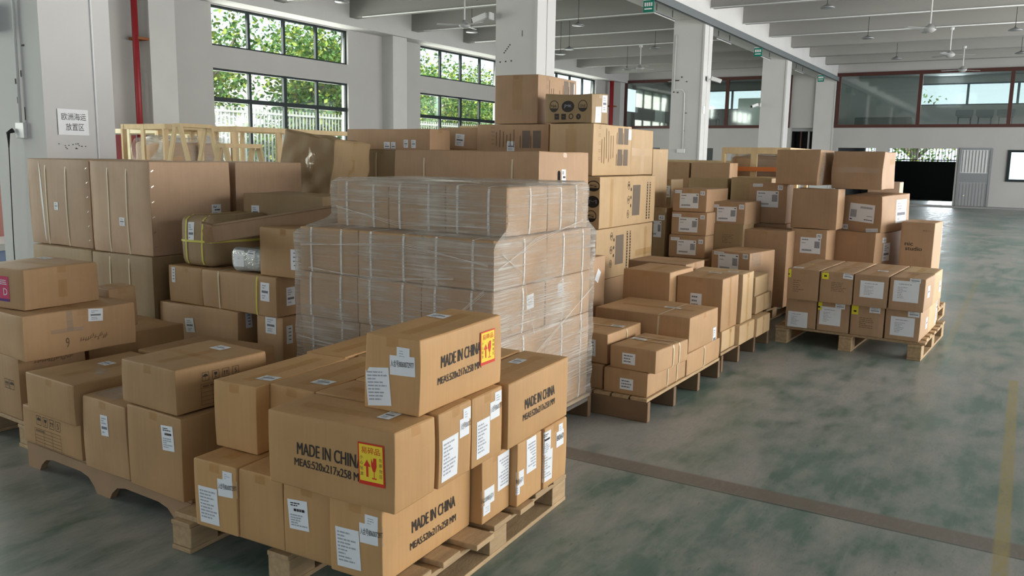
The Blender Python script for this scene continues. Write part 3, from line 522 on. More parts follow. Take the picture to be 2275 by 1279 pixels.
('lower big strapped carton directly below the middle one', 'big strapped cartons in front of the first pillar', (3.69, 5.106, 0.14), 0, (0.62, 0.65, 0.675), {'s': [('y', 0.2), ('y', -0.12)], 'st': 1, 'tint': 4, 'rough': 0.004}),
('lower big carton below the leftmost strapped one', 'big strapped cartons in front of the first pillar', (3.69, 5.801, 0.14), 0, (0.62, 0.73, 0.675), {'tint': 4, 'rough': 0.004}),
('lower big carton below the right one of the large strapped cartons', 'big strapped cartons in front of the first pillar', (4.5, 5.152, 0.14), 0, (0.8, 0.62, 0.675), {'tint': 4}),
('carton end with a strip label, upper left under the yellow strapped bundle', 'mixed parcels beside the wrapped pallet', (3.67, 4.511, 0.538), 0, (0.5, 0.324, 0.238), {'tint': 1, 'd': [('F', -0.114, 0.176, 0.035, 0.1, 'strip', 0)]}),
('long carton with cream and yellow straps, under the silver parcel', 'mixed parcels beside the wrapped pallet', (3.67, 4.021, 0.538), 0, (0.5, 0.651, 0.238), {'s': [('y', 0.27), ('y', -0.25)], 'st': 2, 'tint': 2, 'rough': 0.004, 'd': [('F', 0.232, 0.147, 0.075, 0.11, 'ship', 0), ('R', -0.137, 0.117, 0.07, 0.11, 'bar', 0)]}),
('long taped carton with a grey tilted label, under the cream strapped one', 'mixed parcels beside the wrapped pallet', (3.625, 4.388, 0.27), 0, (0.45, 0.746, 0.266), {'tint': 2, 'rough': 0.006, 'd': [('F', -0.063, 0.144, 0.08, 0.09, 'ship', 5), ('R', -0.141, 0.204, 0.05, 0.1, 'strip', 0)]}),
('carton low beside the wrapped pallet with a barcode sheet and a strip label', 'mixed parcels beside the wrapped pallet', (3.69, 3.78, 0.14), 0, (0.5, 0.22, 0.396), {'tint': 2, 'd': [('F', 0.01, 0.34, 0.09, 0.1, 'ship', 0), ('R', -0.2, 0.289, 0.05, 0.11, 'strip', 0)]}),
('plain base carton below the long taped one with the grey label', 'mixed parcels beside the wrapped pallet', (3.67, 4.402, 0.14), 0, (0.5, 0.7, 0.128), {'tint': 2}),
('square carton with strip label next to the wrapped stack, above the strapped carton', 'mixed parcels beside the wrapped pallet', (3.65, 3.659, 0.778), 0, (0.4, 0.395, 0.287), {'tint': 1, 'd': [('F', 0.089, 0.111, 0.06, 0.12, 'strip', 0), ('F', -0.004, 0.267, 0.05, 0.04, 'tape', 0)]}),
('olive taped carton lying behind the open long box, barcode label at its left end', 'mixed parcels beside the wrapped pallet', (4.15, 4.197, 0.86), 0, (0.4, 0.734, 0.366), {'tint': 4, 'rough': 0.008, 'd': [('F', -0.253, 0.242, 0.075, 0.09, 'ship', 0), ('T', -0.365, -0.235, 0.3, 0.05, 'tape', 0)]}),
('plain carton lying under the olive taped one', 'mixed parcels beside the wrapped pallet', (4.17, 4.189, 0.14), 0, (0.4, 0.66, 0.718), {}),
('large crumpled carton with peeling tape leaning above the strapped cartons', 'cartons in the back rows near the windows', (5.424, 5.329, 0.9), 0, (0.447, 0.609, 0.754), {'tint': 4, 'rough': 0.016, 'bulge': 0.012, 'tilt': (8, 4), 'fz': 2.2, 'rad': 0.02, 'd': [('F', -0.05, 0.5, 0.3, 0.14, 'tape', 40), ('F', 0.1, 0.35, 0.06, 0.5, 'tapev', 8), ('F', -0.02, 0.3, 0.1, 0.08, 'scrapb', 20), ('R', 0.0, 0.3, 0.07, 0.6, 'tapev', 0)]}),
('plain carton beneath the crumpled one', 'cartons in the back rows near the windows', (5.45, 5.345, 0.0), 0, (0.6, 0.7, 0.9), {}),
('brown carton with one cream strap behind the wrapped pallet', 'cartons in the back rows near the windows', (6.2, 4.988, 0.9), 0, (0.6, 0.592, 0.64), {'s': [('y', 0.1)], 'st': 3, 'tint': 4}),
('plain carton beneath the one with a cream strap', 'cartons in the back rows near the windows', (6.2, 5.044, 0.0), 0, (0.6, 0.7, 0.9), {}),
('long carton with four small white labels in the back row under the windows', 'cartons in the back rows near the windows', (6.1, 4.962, 1.542), 0, (0.3, 0.959, 0.186), {'tint': 5, 'd': [('F', -0.001, 0.032, 0.07, 0.08, 'ship', 0), ('F', 0.072, 0.032, 0.05, 0.08, 'ship', 0), ('F', 0.215, 0.057, 0.05, 0.07, 'ship', 0), ('F', 0.301, 0.054, 0.05, 0.07, 'ship', 0)]}),
('carton with a tilted barcode label in the back row, left of the printed ones', 'cartons in the back rows near the windows', (6.725, 4.572, 1.562), 0, (0.45, 0.429, 0.198), {'tint': 5, 'd': [('F', 0.024, 0.084, 0.1, 0.11, 'ship', -5)]}),
('plain carton beneath the one with a tilted label', 'cartons in the back rows near the windows', (6.725, 4.555, 0.0), 0, (0.45, 0.4, 1.56), {}),
('huge brown carton with cream straps and hand hole, behind the wrapped stack', 'cartons in the back rows near the windows', (5.159, 3.329, 0.797), 0, (0.717, 1.199, 0.74), {'s': [('y', 0.28), ('y', -0.33)], 'st': 3, 'tint': 5, 'rough': 0.003, 'bulge': 0.008, 'd': [('R', -0.09, 0.544, 0.04, 0.14, 'hole', 0), ('R', -0.024, 0.543, 0.06, 0.16, 'addrb', 0)]}),
('plain carton with a loose white scrap below the huge brown one', 'cartons in the back rows near the windows', (5.295, 3.051, 0.0), 0, (0.591, 0.9, 0.795), {'tint': 5, 'd': [('R', 0.176, 0.657, 0.08, 0.1, 'scrap', -20)]}),
('small parcel in clear film right of the four label carton', 'cartons in the back rows near the windows', (6.7, 4.943, 1.562), 0, (0.3, 0.22, 0.097), {'tint': 4, 'd': [('F', -0.018, 0.036, 0.2, 0.12, 'film', 0)]}),
('plain carton beneath the small clear film parcel', 'cartons in the back rows near the windows', (6.705, 4.968, 0.0), 0, (0.35, 0.3, 1.56), {}),
('plain sided tall printed carton at the very top of the tower', 'printed product cartons stacked behind the wrapped pallet', (6.864, 3.943, 1.79), 0, (0.729, 0.441, 0.425), {'tint': 5, 'd': [('R', 0.02, 0.33, 0.62, 0.38, 'spec', 0), ('R', 0.277, 0.357, 0.1, 0.16, 'paperp', 0), ('F', 0.013, 0.332, 0.1, 0.3, 'tapev', 0)]}),
('worn taped carton with round logos and four black icons, near tower top', 'printed product cartons stacked behind the wrapped pallet', (6.582, 3.377, 1.79), -4, (0.292, 0.455, 0.242), {'tint': 4, 'rough': 0.01, 'd': [('F', -0.137, 0.139, 0.09, 0.1, 'logo', 0, 'NA'), ('F', -0.002, 0.14, 0.12, 0.1, 'logo2', 0, 'JMK'), ('F', 0.14, 0.145, 0.09, 0.1, 'logo', 0, 'ONE'), ('F', -0.107, 0.052, 0.045, 0.05, 'sq', 0), ('F', -0.039, 0.051, 0.045, 0.05, 'sq', 0), ('F', 0.033, 0.054, 0.045, 0.05, 'ring', 0), ('F', 0.104, 0.053, 0.045, 0.05, 'disc', 0), ('R', 0.081, 0.16, 0.09, 0.14, 'ship', 0), ('R', -0.03, 0.072, 0.11, 0.13, 'paperp', 0)]}),
('printed carton with grey panels facing left, behind the huge strapped carton', 'printed product cartons stacked behind the wrapped pallet', (6.83, 3.97, 1.357), 0, (0.7, 0.747, 0.428), {'tint': 5, 'd': [('F', 0.014, 0.314, 0.6, 0.2, 'spec', 0), ('F', -0.008, 0.235, 0.08, 0.09, 'ship', 0)]}),
('printed carton with grey panels on its bright side, upper tier of the tower', 'printed product cartons stacked behind the wrapped pallet', (6.797, 3.332, 1.352), 0, (0.793, 0.414, 0.433), {'tint': 6, 'd': [('R', -0.017, 0.252, 0.72, 0.36, 'spec', 0), ('R', 0.351, 0.38, 0.08, 0.13, 'paperp', 0), ('F', -0.002, 0.243, 0.1, 0.3, 'tapev', 0)]}),
('cross taped carton at the right of the upper tier of the tower', 'printed product cartons stacked behind the wrapped pallet', (7.47, 3.383, 1.352), 0, (0.52, 0.5, 0.418), {'tint': 6, 'd': [('R', 0.016, 0.224, 0.07, 0.4, 'tapev', 0), ('R', 0.017, 0.211, 0.5, 0.07, 'tape', 0)]}),
('slim carton behind the cross taped one of the tower', 'printed product cartons stacked behind the wrapped pallet', (7.95, 3.383, 0), 0, (0.4, 0.5, 1.6), {'tint': 6}),
('printed carton with round logos on its bright side, second tier of the tower', 'printed product cartons stacked behind the wrapped pallet', (6.903, 3.225, 0.917), 0, (1.207, 0.45, 0.431), {'tint': 6, 'd': [('R', 0.103, 0.215, 0.3, 0.36, 'panelL', 0), ('R', 0.44, 0.203, 0.14, 0.34, 'cols', 0), ('R', -0.375, 0.212, 0.06, 0.42, 'tapev', 0), ('F', 0.166, 0.355, 0.12, 0.09, 'logo', 0), ('F', 0.163, 0.225, 0.12, 0.1, 'logo2', 0), ('F', 0.15, 0.105, 0.1, 0.1, 'logo', 0)]}),
('printed carton with large grey panel, third tier of the tower', 'printed product cartons stacked behind the wrapped pallet', (6.86, 3.222, 0.48), 0, (1.22, 0.45, 0.433), {'tint': 6, 'd': [('R', -0.192, 0.234, 0.3, 0.34, 'panelL', 0), ('R', 0.052, 0.214, 0.14, 0.34, 'cols', 0), ('R', 0.439, 0.181, 0.06, 0.4, 'tapev', 0), ('R', 0.44, 0.172, 0.4, 0.06, 'tape', 0)]}),
('bottom carton of the printed tower standing in shade', 'printed product cartons stacked behind the wrapped pallet', (6.85, 3.23, 0.0), 0, (1.1, 0.45, 0.477), {'tint': 5}),
('plain carton under the left column of the printed tower', 'printed product cartons stacked behind the wrapped pallet', (6.85, 3.924, 0.0), 0, (0.7, 0.62, 1.355), {}),
('flat strapped carton with item label, lowest at the near corner by the aisle', 'strapped cartons on the dark stringer pallet', (4.698, 1.887, 0.14), -1, (0.6, 0.278, 0.144), {'s': [('x', 0.0), ('x', 0.25)], 'st': 3, 'tint': 2, 'd': [('F', 0.009, 0.062, 0.085, 0.065, 'addr3', 0)]}),
('flat strapped carton continuing the lowest row, single cream strap near its far end', 'strapped cartons on the dark stringer pallet', (5.309, 1.877, 0.14), -1, (0.62, 0.3, 0.144), {'s': [('x', 0.0)], 'st': 3, 'tint': 2}),
('flat strapped carton with two cream straps, upper one with item label', 'strapped cartons on the dark stringer pallet', (4.631, 1.842, 0.284), -4, (0.441, 0.295, 0.134), {'s': [('x', 0.02), ('x', 0.21)], 'st': 3, 'tint': 2, 'd': [('F', -0.022, 0.066, 0.085, 0.065, 'addr3', 0), ('T', 0.032, 0.089, 0.09, 0.05, 'ship', 0)]}),
('half hidden flat carton in the lowest row beside the wrapped pallet', 'strapped cartons on the dark stringer pallet', (4.723, 2.209, 0.14), -1, (0.6, 0.33, 0.144), {'tint': 2}),
('flat carton with one strap and a barcode label, next to the wrapped pallet', 'strapped cartons on the dark stringer pallet', (4.692, 2.211, 0.286), -1, (0.477, 0.36, 0.179), {'s': [('x', 0.05)], 'st': 3, 'tint': 2, 'd': [('F', 0.076, 0.089, 0.05, 0.1, 'strip', 0), ('T', 0.055, -0.102, 0.09, 0.05, 'ship', 0)]}),
('long carton with a curved yellow strap over it, across the stringer pallet', 'strapped cartons on the dark stringer pallet', (5.292, 2.062, 0.286), -2, (0.52, 0.671, 0.225), {'s': [('y', -0.18)], 'st': 3, 'tint': 2, 'rough': 0.004, 'd': [('R', 0.197, 0.028, 0.06, 0.13, 'bar', 0), ('T', 0.038, -0.096, 0.12, 0.04, 'ship', 0)]}),
('small carton low at the near corner of the second aisle pallet', 'plain cartons on the pallet behind the stringer pallet', (5.978, 1.98, 0.14), -1, (0.38, 0.45, 0.147), {'tint': 6, 'd': [('R', -0.005, 0.093, 0.04, 0.14, 'tapev', 0)]}),
('small carton low in the middle of the second aisle pallet', 'plain cartons on the pallet behind the stringer pallet', (6.293, 1.94, 0.14), -1, (0.42, 0.45, 0.147), {'tint': 6, 'd': [('R', -0.013, 0.069, 0.04, 0.14, 'tapev', 0)]}),
('small carton low at the far end of the second aisle pallet', 'plain cartons on the pallet behind the stringer pallet', (6.632, 1.912, 0.14), -1, (0.36, 0.45, 0.147), {'tint': 6, 'd': [('R', -0.01, 0.062, 0.04, 0.14, 'tapev', 0)]}),
('tall carton with a three line label on its shaded front, by the aisle', 'plain cartons on the pallet behind the stringer pallet', (5.949, 1.934, 0.289), -1, (0.362, 0.34, 0.38), {'tint': 2, 'd': [('F', -0.021, 0.208, 0.085, 0.11, 'addr3', 0), ('R', -0.006, 0.198, 0.04, 0.36, 'tapev', 0), ('T', 0.159, 0.001, 0.1, 0.05, 'ship', 0)]}),
('tall carton behind the three line labelled one, tape down its bright side', 'plain cartons on the pallet behind the stringer pallet', (6.31, 1.938, 0.289), -1, (0.278, 0.4, 0.373), {'tint': 6, 'd': [('R', -0.008, 0.186, 0.04, 0.36, 'tapev', 0), ('T', -0.01, -0.085, 0.08, 0.05, 'ship', 0)]}),
('plain square carton left of the tall labelled one on the second aisle pallet', 'plain cartons on the pallet behind the stringer pallet', (5.881, 2.292, 0.14), -2, (0.45, 0.365, 0.559), {'tint': 2}),
('carton lid showing behind the plain square one', 'plain cartons on the pallet behind the stringer pallet', (6.408, 2.436, 0.14), -2, (0.4, 0.49, 0.556), {'tint': 5}),
('small carton with a tape mark, on the far end of the second aisle pallet', 'plain cartons on the pallet behind the stringer pallet', (6.835, 1.898, 0.289), -1, (0.424, 0.3, 0.14), {'tint': 6, 'd': [('R', 0.01, 0.037, 0.04, 0.14, 'tapev', 0)]}),
('smallest carton on top at the far end of the second aisle pallet', 'plain cartons on the pallet behind the stringer pallet', (6.807, 1.915, 0.431), -1, (0.369, 0.3, 0.154), {'tint': 6}),
('lower row carton with big white sheet at the near corner, right pallet', 'labelled cartons on the near right pallet', (7.234, 0.715, 0.14), -3, (0.43, 0.247, 0.25), {'tint': 5, 'd': [('F', -0.0, 0.111, 0.17, 0.15, 'sheet', 0), ('F', 0.074, 0.219, 0.08, 0.05, 'bar', 0), ('R', 0.109, 0.105, 0.1, 0.09, 'ship', 0)]}),
('lower row carton with a yellow tag and faint printed marks, second from the right', 'labelled cartons on the near right pallet', (7.247, 0.973, 0.14), -3, (0.43, 0.247, 0.25), {'tint': 5, 'd': [('F', -0.094, 0.201, 0.05, 0.07, 'ytag', 0), ('F', 0.053, 0.215, 0.08, 0.045, 'bar', 0), ('F', -0.002, 0.107, 0.12, 0.1, 'faint', 0)]}),
('lower row carton with a yellow tag over a white form, third from the right', 'labelled cartons on the near right pallet', (7.261, 1.231, 0.14), -3, (0.43, 0.247, 0.25), {'tint': 5, 'd': [('F', -0.024, 0.127, 0.165, 0.15, 'sheet', 0), ('F', -0.115, 0.202, 0.045, 0.065, 'ytag', 0), ('F', 0.049, 0.217, 0.075, 0.045, 'bar', 0)]}),
('lower row carton with a white form and no tag, leftmost', 'labelled cartons on the near right pallet', (7.274, 1.488, 0.14), -3, (0.43, 0.247, 0.25), {'tint': 5, 'd': [('F', -0.021, 0.069, 0.16, 0.13, 'sheet', 0)]}),
('upper row carton with a big white sheet at the near corner, right pallet', 'labelled cartons on the near right pallet', (7.122, 0.691, 0.391), -3, (0.43, 0.247, 0.25), {'tint': 5, 'd': [('F', -0.007, 0.148, 0.18, 0.16, 'sheet', 0), ('F', 0.051, 0.24, 0.075, 0.045, 'bar', 0), ('R', -0.042, 0.14, 0.1, 0.09, 'ship', 0), ('T', 0.158, 0.009, 0.12, 0.1, 'faint', 0)]}),
('upper row carton with a white sheet below its tape, second from the right', 'labelled cartons on the near right pallet', (7.136, 0.949, 0.391), -3, (0.43, 0.247, 0.25), {'tint': 5, 'd': [('F', 0.008, 0.14, 0.17, 0.13, 'sheet', 0), ('T', 0.127, -0.016, 0.08, 0.06, 'ship', 0)]}),
('upper row carton with yellow tag and tilted label, third from the right', 'labelled cartons on the near right pallet', (7.149, 1.206, 0.391), -3, (0.43, 0.247, 0.25), {'tint': 5, 'rough': 0.004, 'd': [('F', -0.087, 0.223, 0.05, 0.065, 'ytag', 0), ('F', 0.084, 0.229, 0.075, 0.045, 'bar', -3), ('F', 0.019, 0.136, 0.13, 0.09, 'faint', 0)]}),
('upper row carton with a yellow tag and faint print, leftmost', 'labelled cartons on the near right pallet', (7.163, 1.464, 0.391), -3, (0.43, 0.247, 0.25), {'tint': 5, 'd': [('F', -0.119, 0.211, 0.045, 0.065, 'ytag', 0), ('F', -0.022, 0.113, 0.12, 0.12, 'faint', 0), ('T', -0.111, 0.068, 0.08, 0.06, 'ship', 0)]}),
('lower carton in the second row from the aisle with sheets on its bright end', 'labelled cartons on the near right pallet', (7.668, 0.692, 0.14), -3, (0.43, 0.247, 0.25), {'tint': 6, 'd': [('R', 0.176, 0.132, 0.12, 0.2, 'addrb', 0)]}),
('lower carton hidden in the second row, middle right', 'labelled cartons on the near right pallet', (7.682, 0.95, 0.14), -3, (0.43, 0.247, 0.25), {'tint': 5}),
('lower carton hidden in the second row, middle left', 'labelled cartons on the near right pallet', (7.695, 1.208, 0.14), -3, (0.43, 0.247, 0.25), {'tint': 5}),
('lower carton hidden in the second row, far left', 'labelled cartons on the near right pallet', (7.709, 1.465, 0.14), -3, (0.43, 0.247, 0.25), {'tint': 5}),
('upper second row carton with labelled bright end, right corner of the right pallet', 'labelled cartons on the near right pallet', (7.557, 0.668, 0.391), -3, (0.43, 0.247, 0.25), {'tint': 6, 'd': [('R', 0.09, 0.119, 0.1, 0.09, 'ship', 0)]}),
('upper second row carton lid with a yellow edge label, right of the middle', 'labelled cartons on the near right pallet', (7.57, 0.926, 0.391), -3, (0.43, 0.247, 0.25), {'tint': 5, 'd': [('T', 0.44, 0.023, 0.25, 0.03, 'ytagt', 0)]}),
('upper second row carton lid, left of the middle', 'labelled cartons on the near right pallet', (7.584, 1.184, 0.391), -3, (0.43, 0.247, 0.25), {'tint': 5}),
('upper second row carton with a yellow tag peeking over the leftmost one', 'labelled cartons on the near right pallet', (7.597, 1.441, 0.391), -3, (0.43, 0.247, 0.25), {'tint': 5, 'd': [('F', -0.057, 0.269, 0.05, 0.05, 'ytag', 0)]}),
('numbered parcel 18 in glossy film, lowest in front of the pile', 'numbered parcels piled behind the right pallets', (7.632, 2.163, 0.14), -10, (0.508, 0.372, 0.554), {'tint': 5, 'd': [('F', -0.019, 0.455, 0.2, 0.16, 'big', 0), ('F', 0.145, 0.523, 0.05, 0.045, 'num', 0, '18'), ('F', -0.113, 0.532, 0.1, 0.03, 'code', 0, 'MSN-1122'), ('R', -0.13, 0.497, 0.18, 0.12, 'film', 0)]}),
('numbered parcel 15, top of the left column of numbered parcels', 'numbered parcels piled behind the right pallets', (8.051, 2.736, 1.007), -2, (0.591, 0.339, 0.218), {'tint': 5, 'rough': 0.004, 'd': [('F', -0.004, 0.105, 0.19, 0.14, 'big', 0), ('F', 0.128, 0.179, 0.045, 0.04, 'num', 0, '15'), ('F', -0.127, 0.191, 0.09, 0.03, 'code', 0, 'MSN-1122'), ('T', 1.482, 0.648, 0.08, 0.06, 'ship', 0)]}),
('numbered parcel 05, under parcel 15', 'numbered parcels piled behind the right pallets', (7.973, 2.725, 0.787), -1, (0.5, 0.351, 0.218), {'tint': 5, 'd': [('F', -0.006, 0.099, 0.19, 0.14, 'big', 0), ('F', 0.133, 0.176, 0.045, 0.04, 'num', 0, '05'), ('F', -0.124, 0.184, 0.09, 0.03, 'code', 0, 'MSN-1122')]}),
('numbered parcel 16, under parcel 05', 'numbered parcels piled behind the right pallets', (7.963, 2.733, 0.57), -1, (0.5, 0.362, 0.215), {'tint': 5, 'd': [('F', -0.001, 0.1, 0.19, 0.14, 'big', 0), ('F', 0.139, 0.162, 0.045, 0.04, 'num', 0, '16'), ('F', -0.119, 0.175, 0.09, 0.03, 'code', 0, 'MSN-1122')]}),
('carton lid with a number 12 sticker, between parcels 16 and 18', 'numbered parcels piled behind the right pallets', (7.609, 2.679, 0.14), -3, (0.2, 0.36, 0.43), {'tint': 5, 'd': [('F', 0.153, 0.365, 0.045, 0.04, 'num', 0, '12')]}),
('numbered parcel 21 beside the left column', 'numbered parcels piled behind the right pallets', (8.206, 2.431, 0.886), -2, (0.5, 0.35, 0.222), {'tint': 5, 'rough': 0.004, 'd': [('F', -0.002, 0.106, 0.19, 0.14, 'big', 0), ('F', 0.139, 0.178, 0.05, 0.045, 'num', 0, '21'), ('F', -0.123, 0.179, 0.09, 0.03, 'code', 0, 'MSN-1122')]}),
('carton with faded print below parcel 21', 'numbered parcels piled behind the right pallets', (8.096, 2.419, 0.14), -2, (0.32, 0.324, 0.76), {'tint': 4, 'd': [('F', 0.029, 0.618, 0.16, 0.1, 'faint', 0)]}),
('numbered parcel 62 half hidden beside the tower of printed cartons', 'numbered parcels piled behind the right pallets', (7.95, 3.045, 0.4), 0, (0.4, 0.13, 0.633), {'tint': 4, 'd': [('F', 0.028, 0.539, 0.06, 0.045, 'num', 0, '62'), ('F', -0.033, 0.426, 0.12, 0.16, 'big', 0)]}),
('dark carton under numbered parcel 62', 'numbered parcels piled behind the right pallets', (8.02, 3.05, 0.14), 0, (0.5, 0.185, 0.257), {'tint': 4}),
('small parcel in shiny film with a label, behind the left column', 'numbered parcels piled behind the right pallets', (8.452, 3.182, 0.85), -3, (0.3, 0.095, 0.449), {'tint': 4, 'd': [('F', 0.024, 0.323, 0.07, 0.12, 'big', 0), ('F', -0.021, 0.415, 0.05, 0.04, 'film', 0)]}),
('numbered parcel 75 with a white label, right of parcel 21', 'numbered parcels piled behind the right pallets', (8.612, 2.202, 0.887), -2, (0.21, 0.381, 0.396), {'tint': 5, 'd': [('F', 0.001, 0.239, 0.22, 0.16, 'big', 0), ('F', 0.123, 0.354, 0.05, 0.045, 'num', 0, '75'), ('F', -0.102, 0.374, 0.1, 0.03, 'code', 0, 'MSN-1122'), ('F', 0.024, 0.373, 0.06, 0.02, 'tape', 0)]}),
('carton under numbered parcel 75, mostly hidden', 'numbered parcels piled behind the right pallets', (8.701, 2.177, 0.14), -2, (0.35, 0.362, 0.745), {'tint': 5}),
('plain carton with a bright yellow lit side, in front of the pile', 'numbered parcels piled behind the right pallets', (8.215, 2.05, 0.14), -4, (0.502, 0.425, 0.715), {'tint': 5}),
('plain taped brown carton between parcels 75 and 69', 'numbered parcels piled behind the right pallets', (8.298, 1.672, 0.88), -3, (0.274, 0.412, 0.373), {'tint': 5, 'rough': 0.007, 'd': [('F', 0.09, 0.144, 0.05, 0.05, 'tape', 0)]}),
('numbered parcel 70 in the lower row of the pile', 'numbered parcels piled behind the right pallets', (8.358, 1.698, 0.4), -3, (0.4, 0.331, 0.478), {'tint': 5, 'd': [('F', 0.019, 0.324, 0.19, 0.15, 'big', 0), ('F', 0.095, 0.414, 0.05, 0.045, 'num', 0, '70')]}),
('leaning parcel 69 with an upside-down shipping label and number sticker', 'numbered parcels piled behind the right pallets', (8.734, 1.22, 0.862), -20, (0.528, 0.385, 0.343), {'tint': 5, 'rough': 0.006, 'tilt': (0, -2.5), 'd': [('F', 0.004, 0.182, 0.24, 0.17, 'big', 176), ('F', -0.153, 0.043, 0.05, 0.045, 'num', 0, '69'), ('F', 0.107, 0.024, 0.12, 0.035, 'code', 4, 'MSN 1122'), ('R', 0.109, 0.183, 0.2, 0.22, 'bar', 0)]}),
('squashed carton with a white label on its bright side, under parcel 69', 'numbered parcels piled behind the right pallets', (8.708, 1.256, 0.4), -18, (0.619, 0.409, 0.46), {'tint': 5, 'rough': 0.012, 'd': [('R', -0.073, 0.268, 0.14, 0.18, 'bar', 0), ('R', -0.131, 0.39, 0.08, 0.05, 'ship', 0)]}),
('bare brown carton at the top left of the pile, side bound in film', 'numbered parcels piled behind the right pallets', (8.538, 1.867, 1.28), -8, (0.422, 0.413, 0.332), {'tint': 5, 'rough': 0.008, 'd': [('R', -0.107, 0.177, 0.12, 0.32, 'film', 0)]}),
('bare brown carton at the top right of the pile with tape crosses', 'numbered parcels piled behind the right pallets', (8.692, 1.351, 1.254), -3, (0.56, 0.448, 0.348), {'tint': 5, 'rough': 0.008, 'd': [('F', -0.021, 0.175, 0.42, 0.05, 'tape', 0), ('R', 0.164, 0.256, 0.3, 0.05, 'tape', 0)]}),
('small pale carton at the far end of the pile, right of the taped crosses', 'numbered parcels piled behind the right pallets', (9.45, 1.248, 0.86), 0, (0.3, 0.3, 0.451), {'tint': 7}),
('plain carton beneath the small pale one', 'numbered parcels piled behind the right pallets', (9.5, 1.37, 0.0), 0, (0.4, 0.6, 0.86), {}),
('carton lettered studio with handling symbols, wrapped in clear film at the right end', 'numbered parcels piled behind the right pallets', (8.681, 0.802, 0.4), -4, (0.444, 0.278, 0.57), {'tint': 5, 'd': [('F', -0.062, 0.372, 0.07, 0.036, 't2', 0, 'nic'), ('F', -0.02, 0.329, 0.14, 0.036, 't2', 0, 'studio'), ('F', 0.079, 0.497, 0.07, 0.05, 'syms', 0), ('R', 0.204, 0.424, 0.05, 0.2, 'addrb', 0)]}),
('plain brown carton on top of the far row, left of the wooden crate', 'brown cartons in the far right rows', (9.9, 3.595, 0.9), 0, (0.6, 0.337, 0.574), {'tint': 5}),
('plain brown carton on top of the far row, next to the wooden crate', 'brown cartons in the far right rows', (9.758, 3.168, 0.9), 0, (0.316, 0.462, 0.572), {'tint': 5}),
('lower brown carton of the far row behind parcel 15', 'brown cartons in the far right rows', (9.75, 3.296, 0), 0, (0.5, 0.792, 0.898), {'tint': 4}),
('long brown carton with a dusty lid behind parcel 75', 'brown cartons in the far right rows', (9.25, 2.515, 0.0), 0, (0.5, 0.431, 1.322), {'tint': 4}),
('long brown carton with a dusty lid behind parcel 15, left of the wooden crate', 'brown cartons in the far right rows', (9.225, 2.989, 0.0), 0, (0.45, 0.44, 1.305), {'tint': 4}),
('plain base carton of the numbered pile under parcel 70', 'brown cartons in the far right rows', (8.458, 1.654, 0.14), -3, (0.4, 0.3, 0.258), {'tint': 5}),
('plain base carton of the numbered pile under the squashed one', 'brown cartons in the far right rows', (8.63, 1.27, 0.14), -10, (0.4, 0.38, 0.258), {'tint': 5}),
('plain base carton under the film wrapped lettered one', 'brown cartons in the far right rows', (8.713, 0.817, 0.14), -4, (0.4, 0.38, 0.258), {'tint': 5}),
('plain base carton under parcel 16', 'brown cartons in the far right rows', (7.973, 2.726, 0.14), -1, (0.5, 0.363, 0.428), {'tint': 5}),
('plain base carton under the small shiny film parcel', 'brown cartons in the far right rows', (8.655, 3.273, 0.0), -3, (0.3, 0.2, 0.848), {'tint': 5})]
for c in CARTONS: carton(*c)
# ------------------------------------------------------------------ pallets
def block_pallet(label, group, x, y, th, L, W, m=M_wood, stick=0.0):
    """origin at the near corner; L along the aisle, W to the left"""
    g = empty('wooden_pallet', (x, y, 0), math.radians(th)); tag(g, label, 'pallet', group); rg = random.Random(int(x*100))
    for i, wv in enumerate((0.05, W/2, W-0.05)):            # bottom runners along the length
        b = MB(); b.box((0, wv-0.05, 0), (L, wv+0.05, 0.018)); bevel(b.build('bottom_board', m, g), 0.003)
        for xu in (0.07, L/2, L-0.07):
            b = MB(); b.box((xu-0.065, wv-0.05, 0.018), (xu+0.065, wv+0.05, 0.10)); bevel(b.build('block', m, g), 0.004)
        b = MB(); b.box((0, wv-0.05, 0.10), (L, wv+0.05, 0.118)); bevel(b.build('stringer_board', m, g), 0.003)
    n = 7
    for i in range(n):
        xu = (i+0.5)*L/n; w = 0.055 + rg.uniform(-0.008, 0.01); e = rg.uniform(0, stick)
        b = MB(); b.box((xu-w, -e, 0.118), (xu+w, W+rg.uniform(0, stick), 0.139)); bevel(b.build('deck_board', m, g), 0.003)
    return g
def stringer_pallet(label, group, x, y, th, L, W, m=M_dwood, m2=M_wood):
    g = empty('stringer_pallet', (x, y, 0), math.radians(th)); tag(g, label, 'pallet', group)
    for xu in (0.02, L/3, L*2/3, L-0.02):
        b = MB(); b.box((xu-0.02, 0, 0.0), (xu+0.02, W, 0.12)); bevel(b.build('stringer', m, g), 0.004)
    for i in range(8):
        yv = (i+0.5)*W/8; b = MB(); b.box((0, yv-W/18, 0.12), (L, yv+W/18, 0.139)); bevel(b.build('deck_board', m2, g), 0.003)
    return g
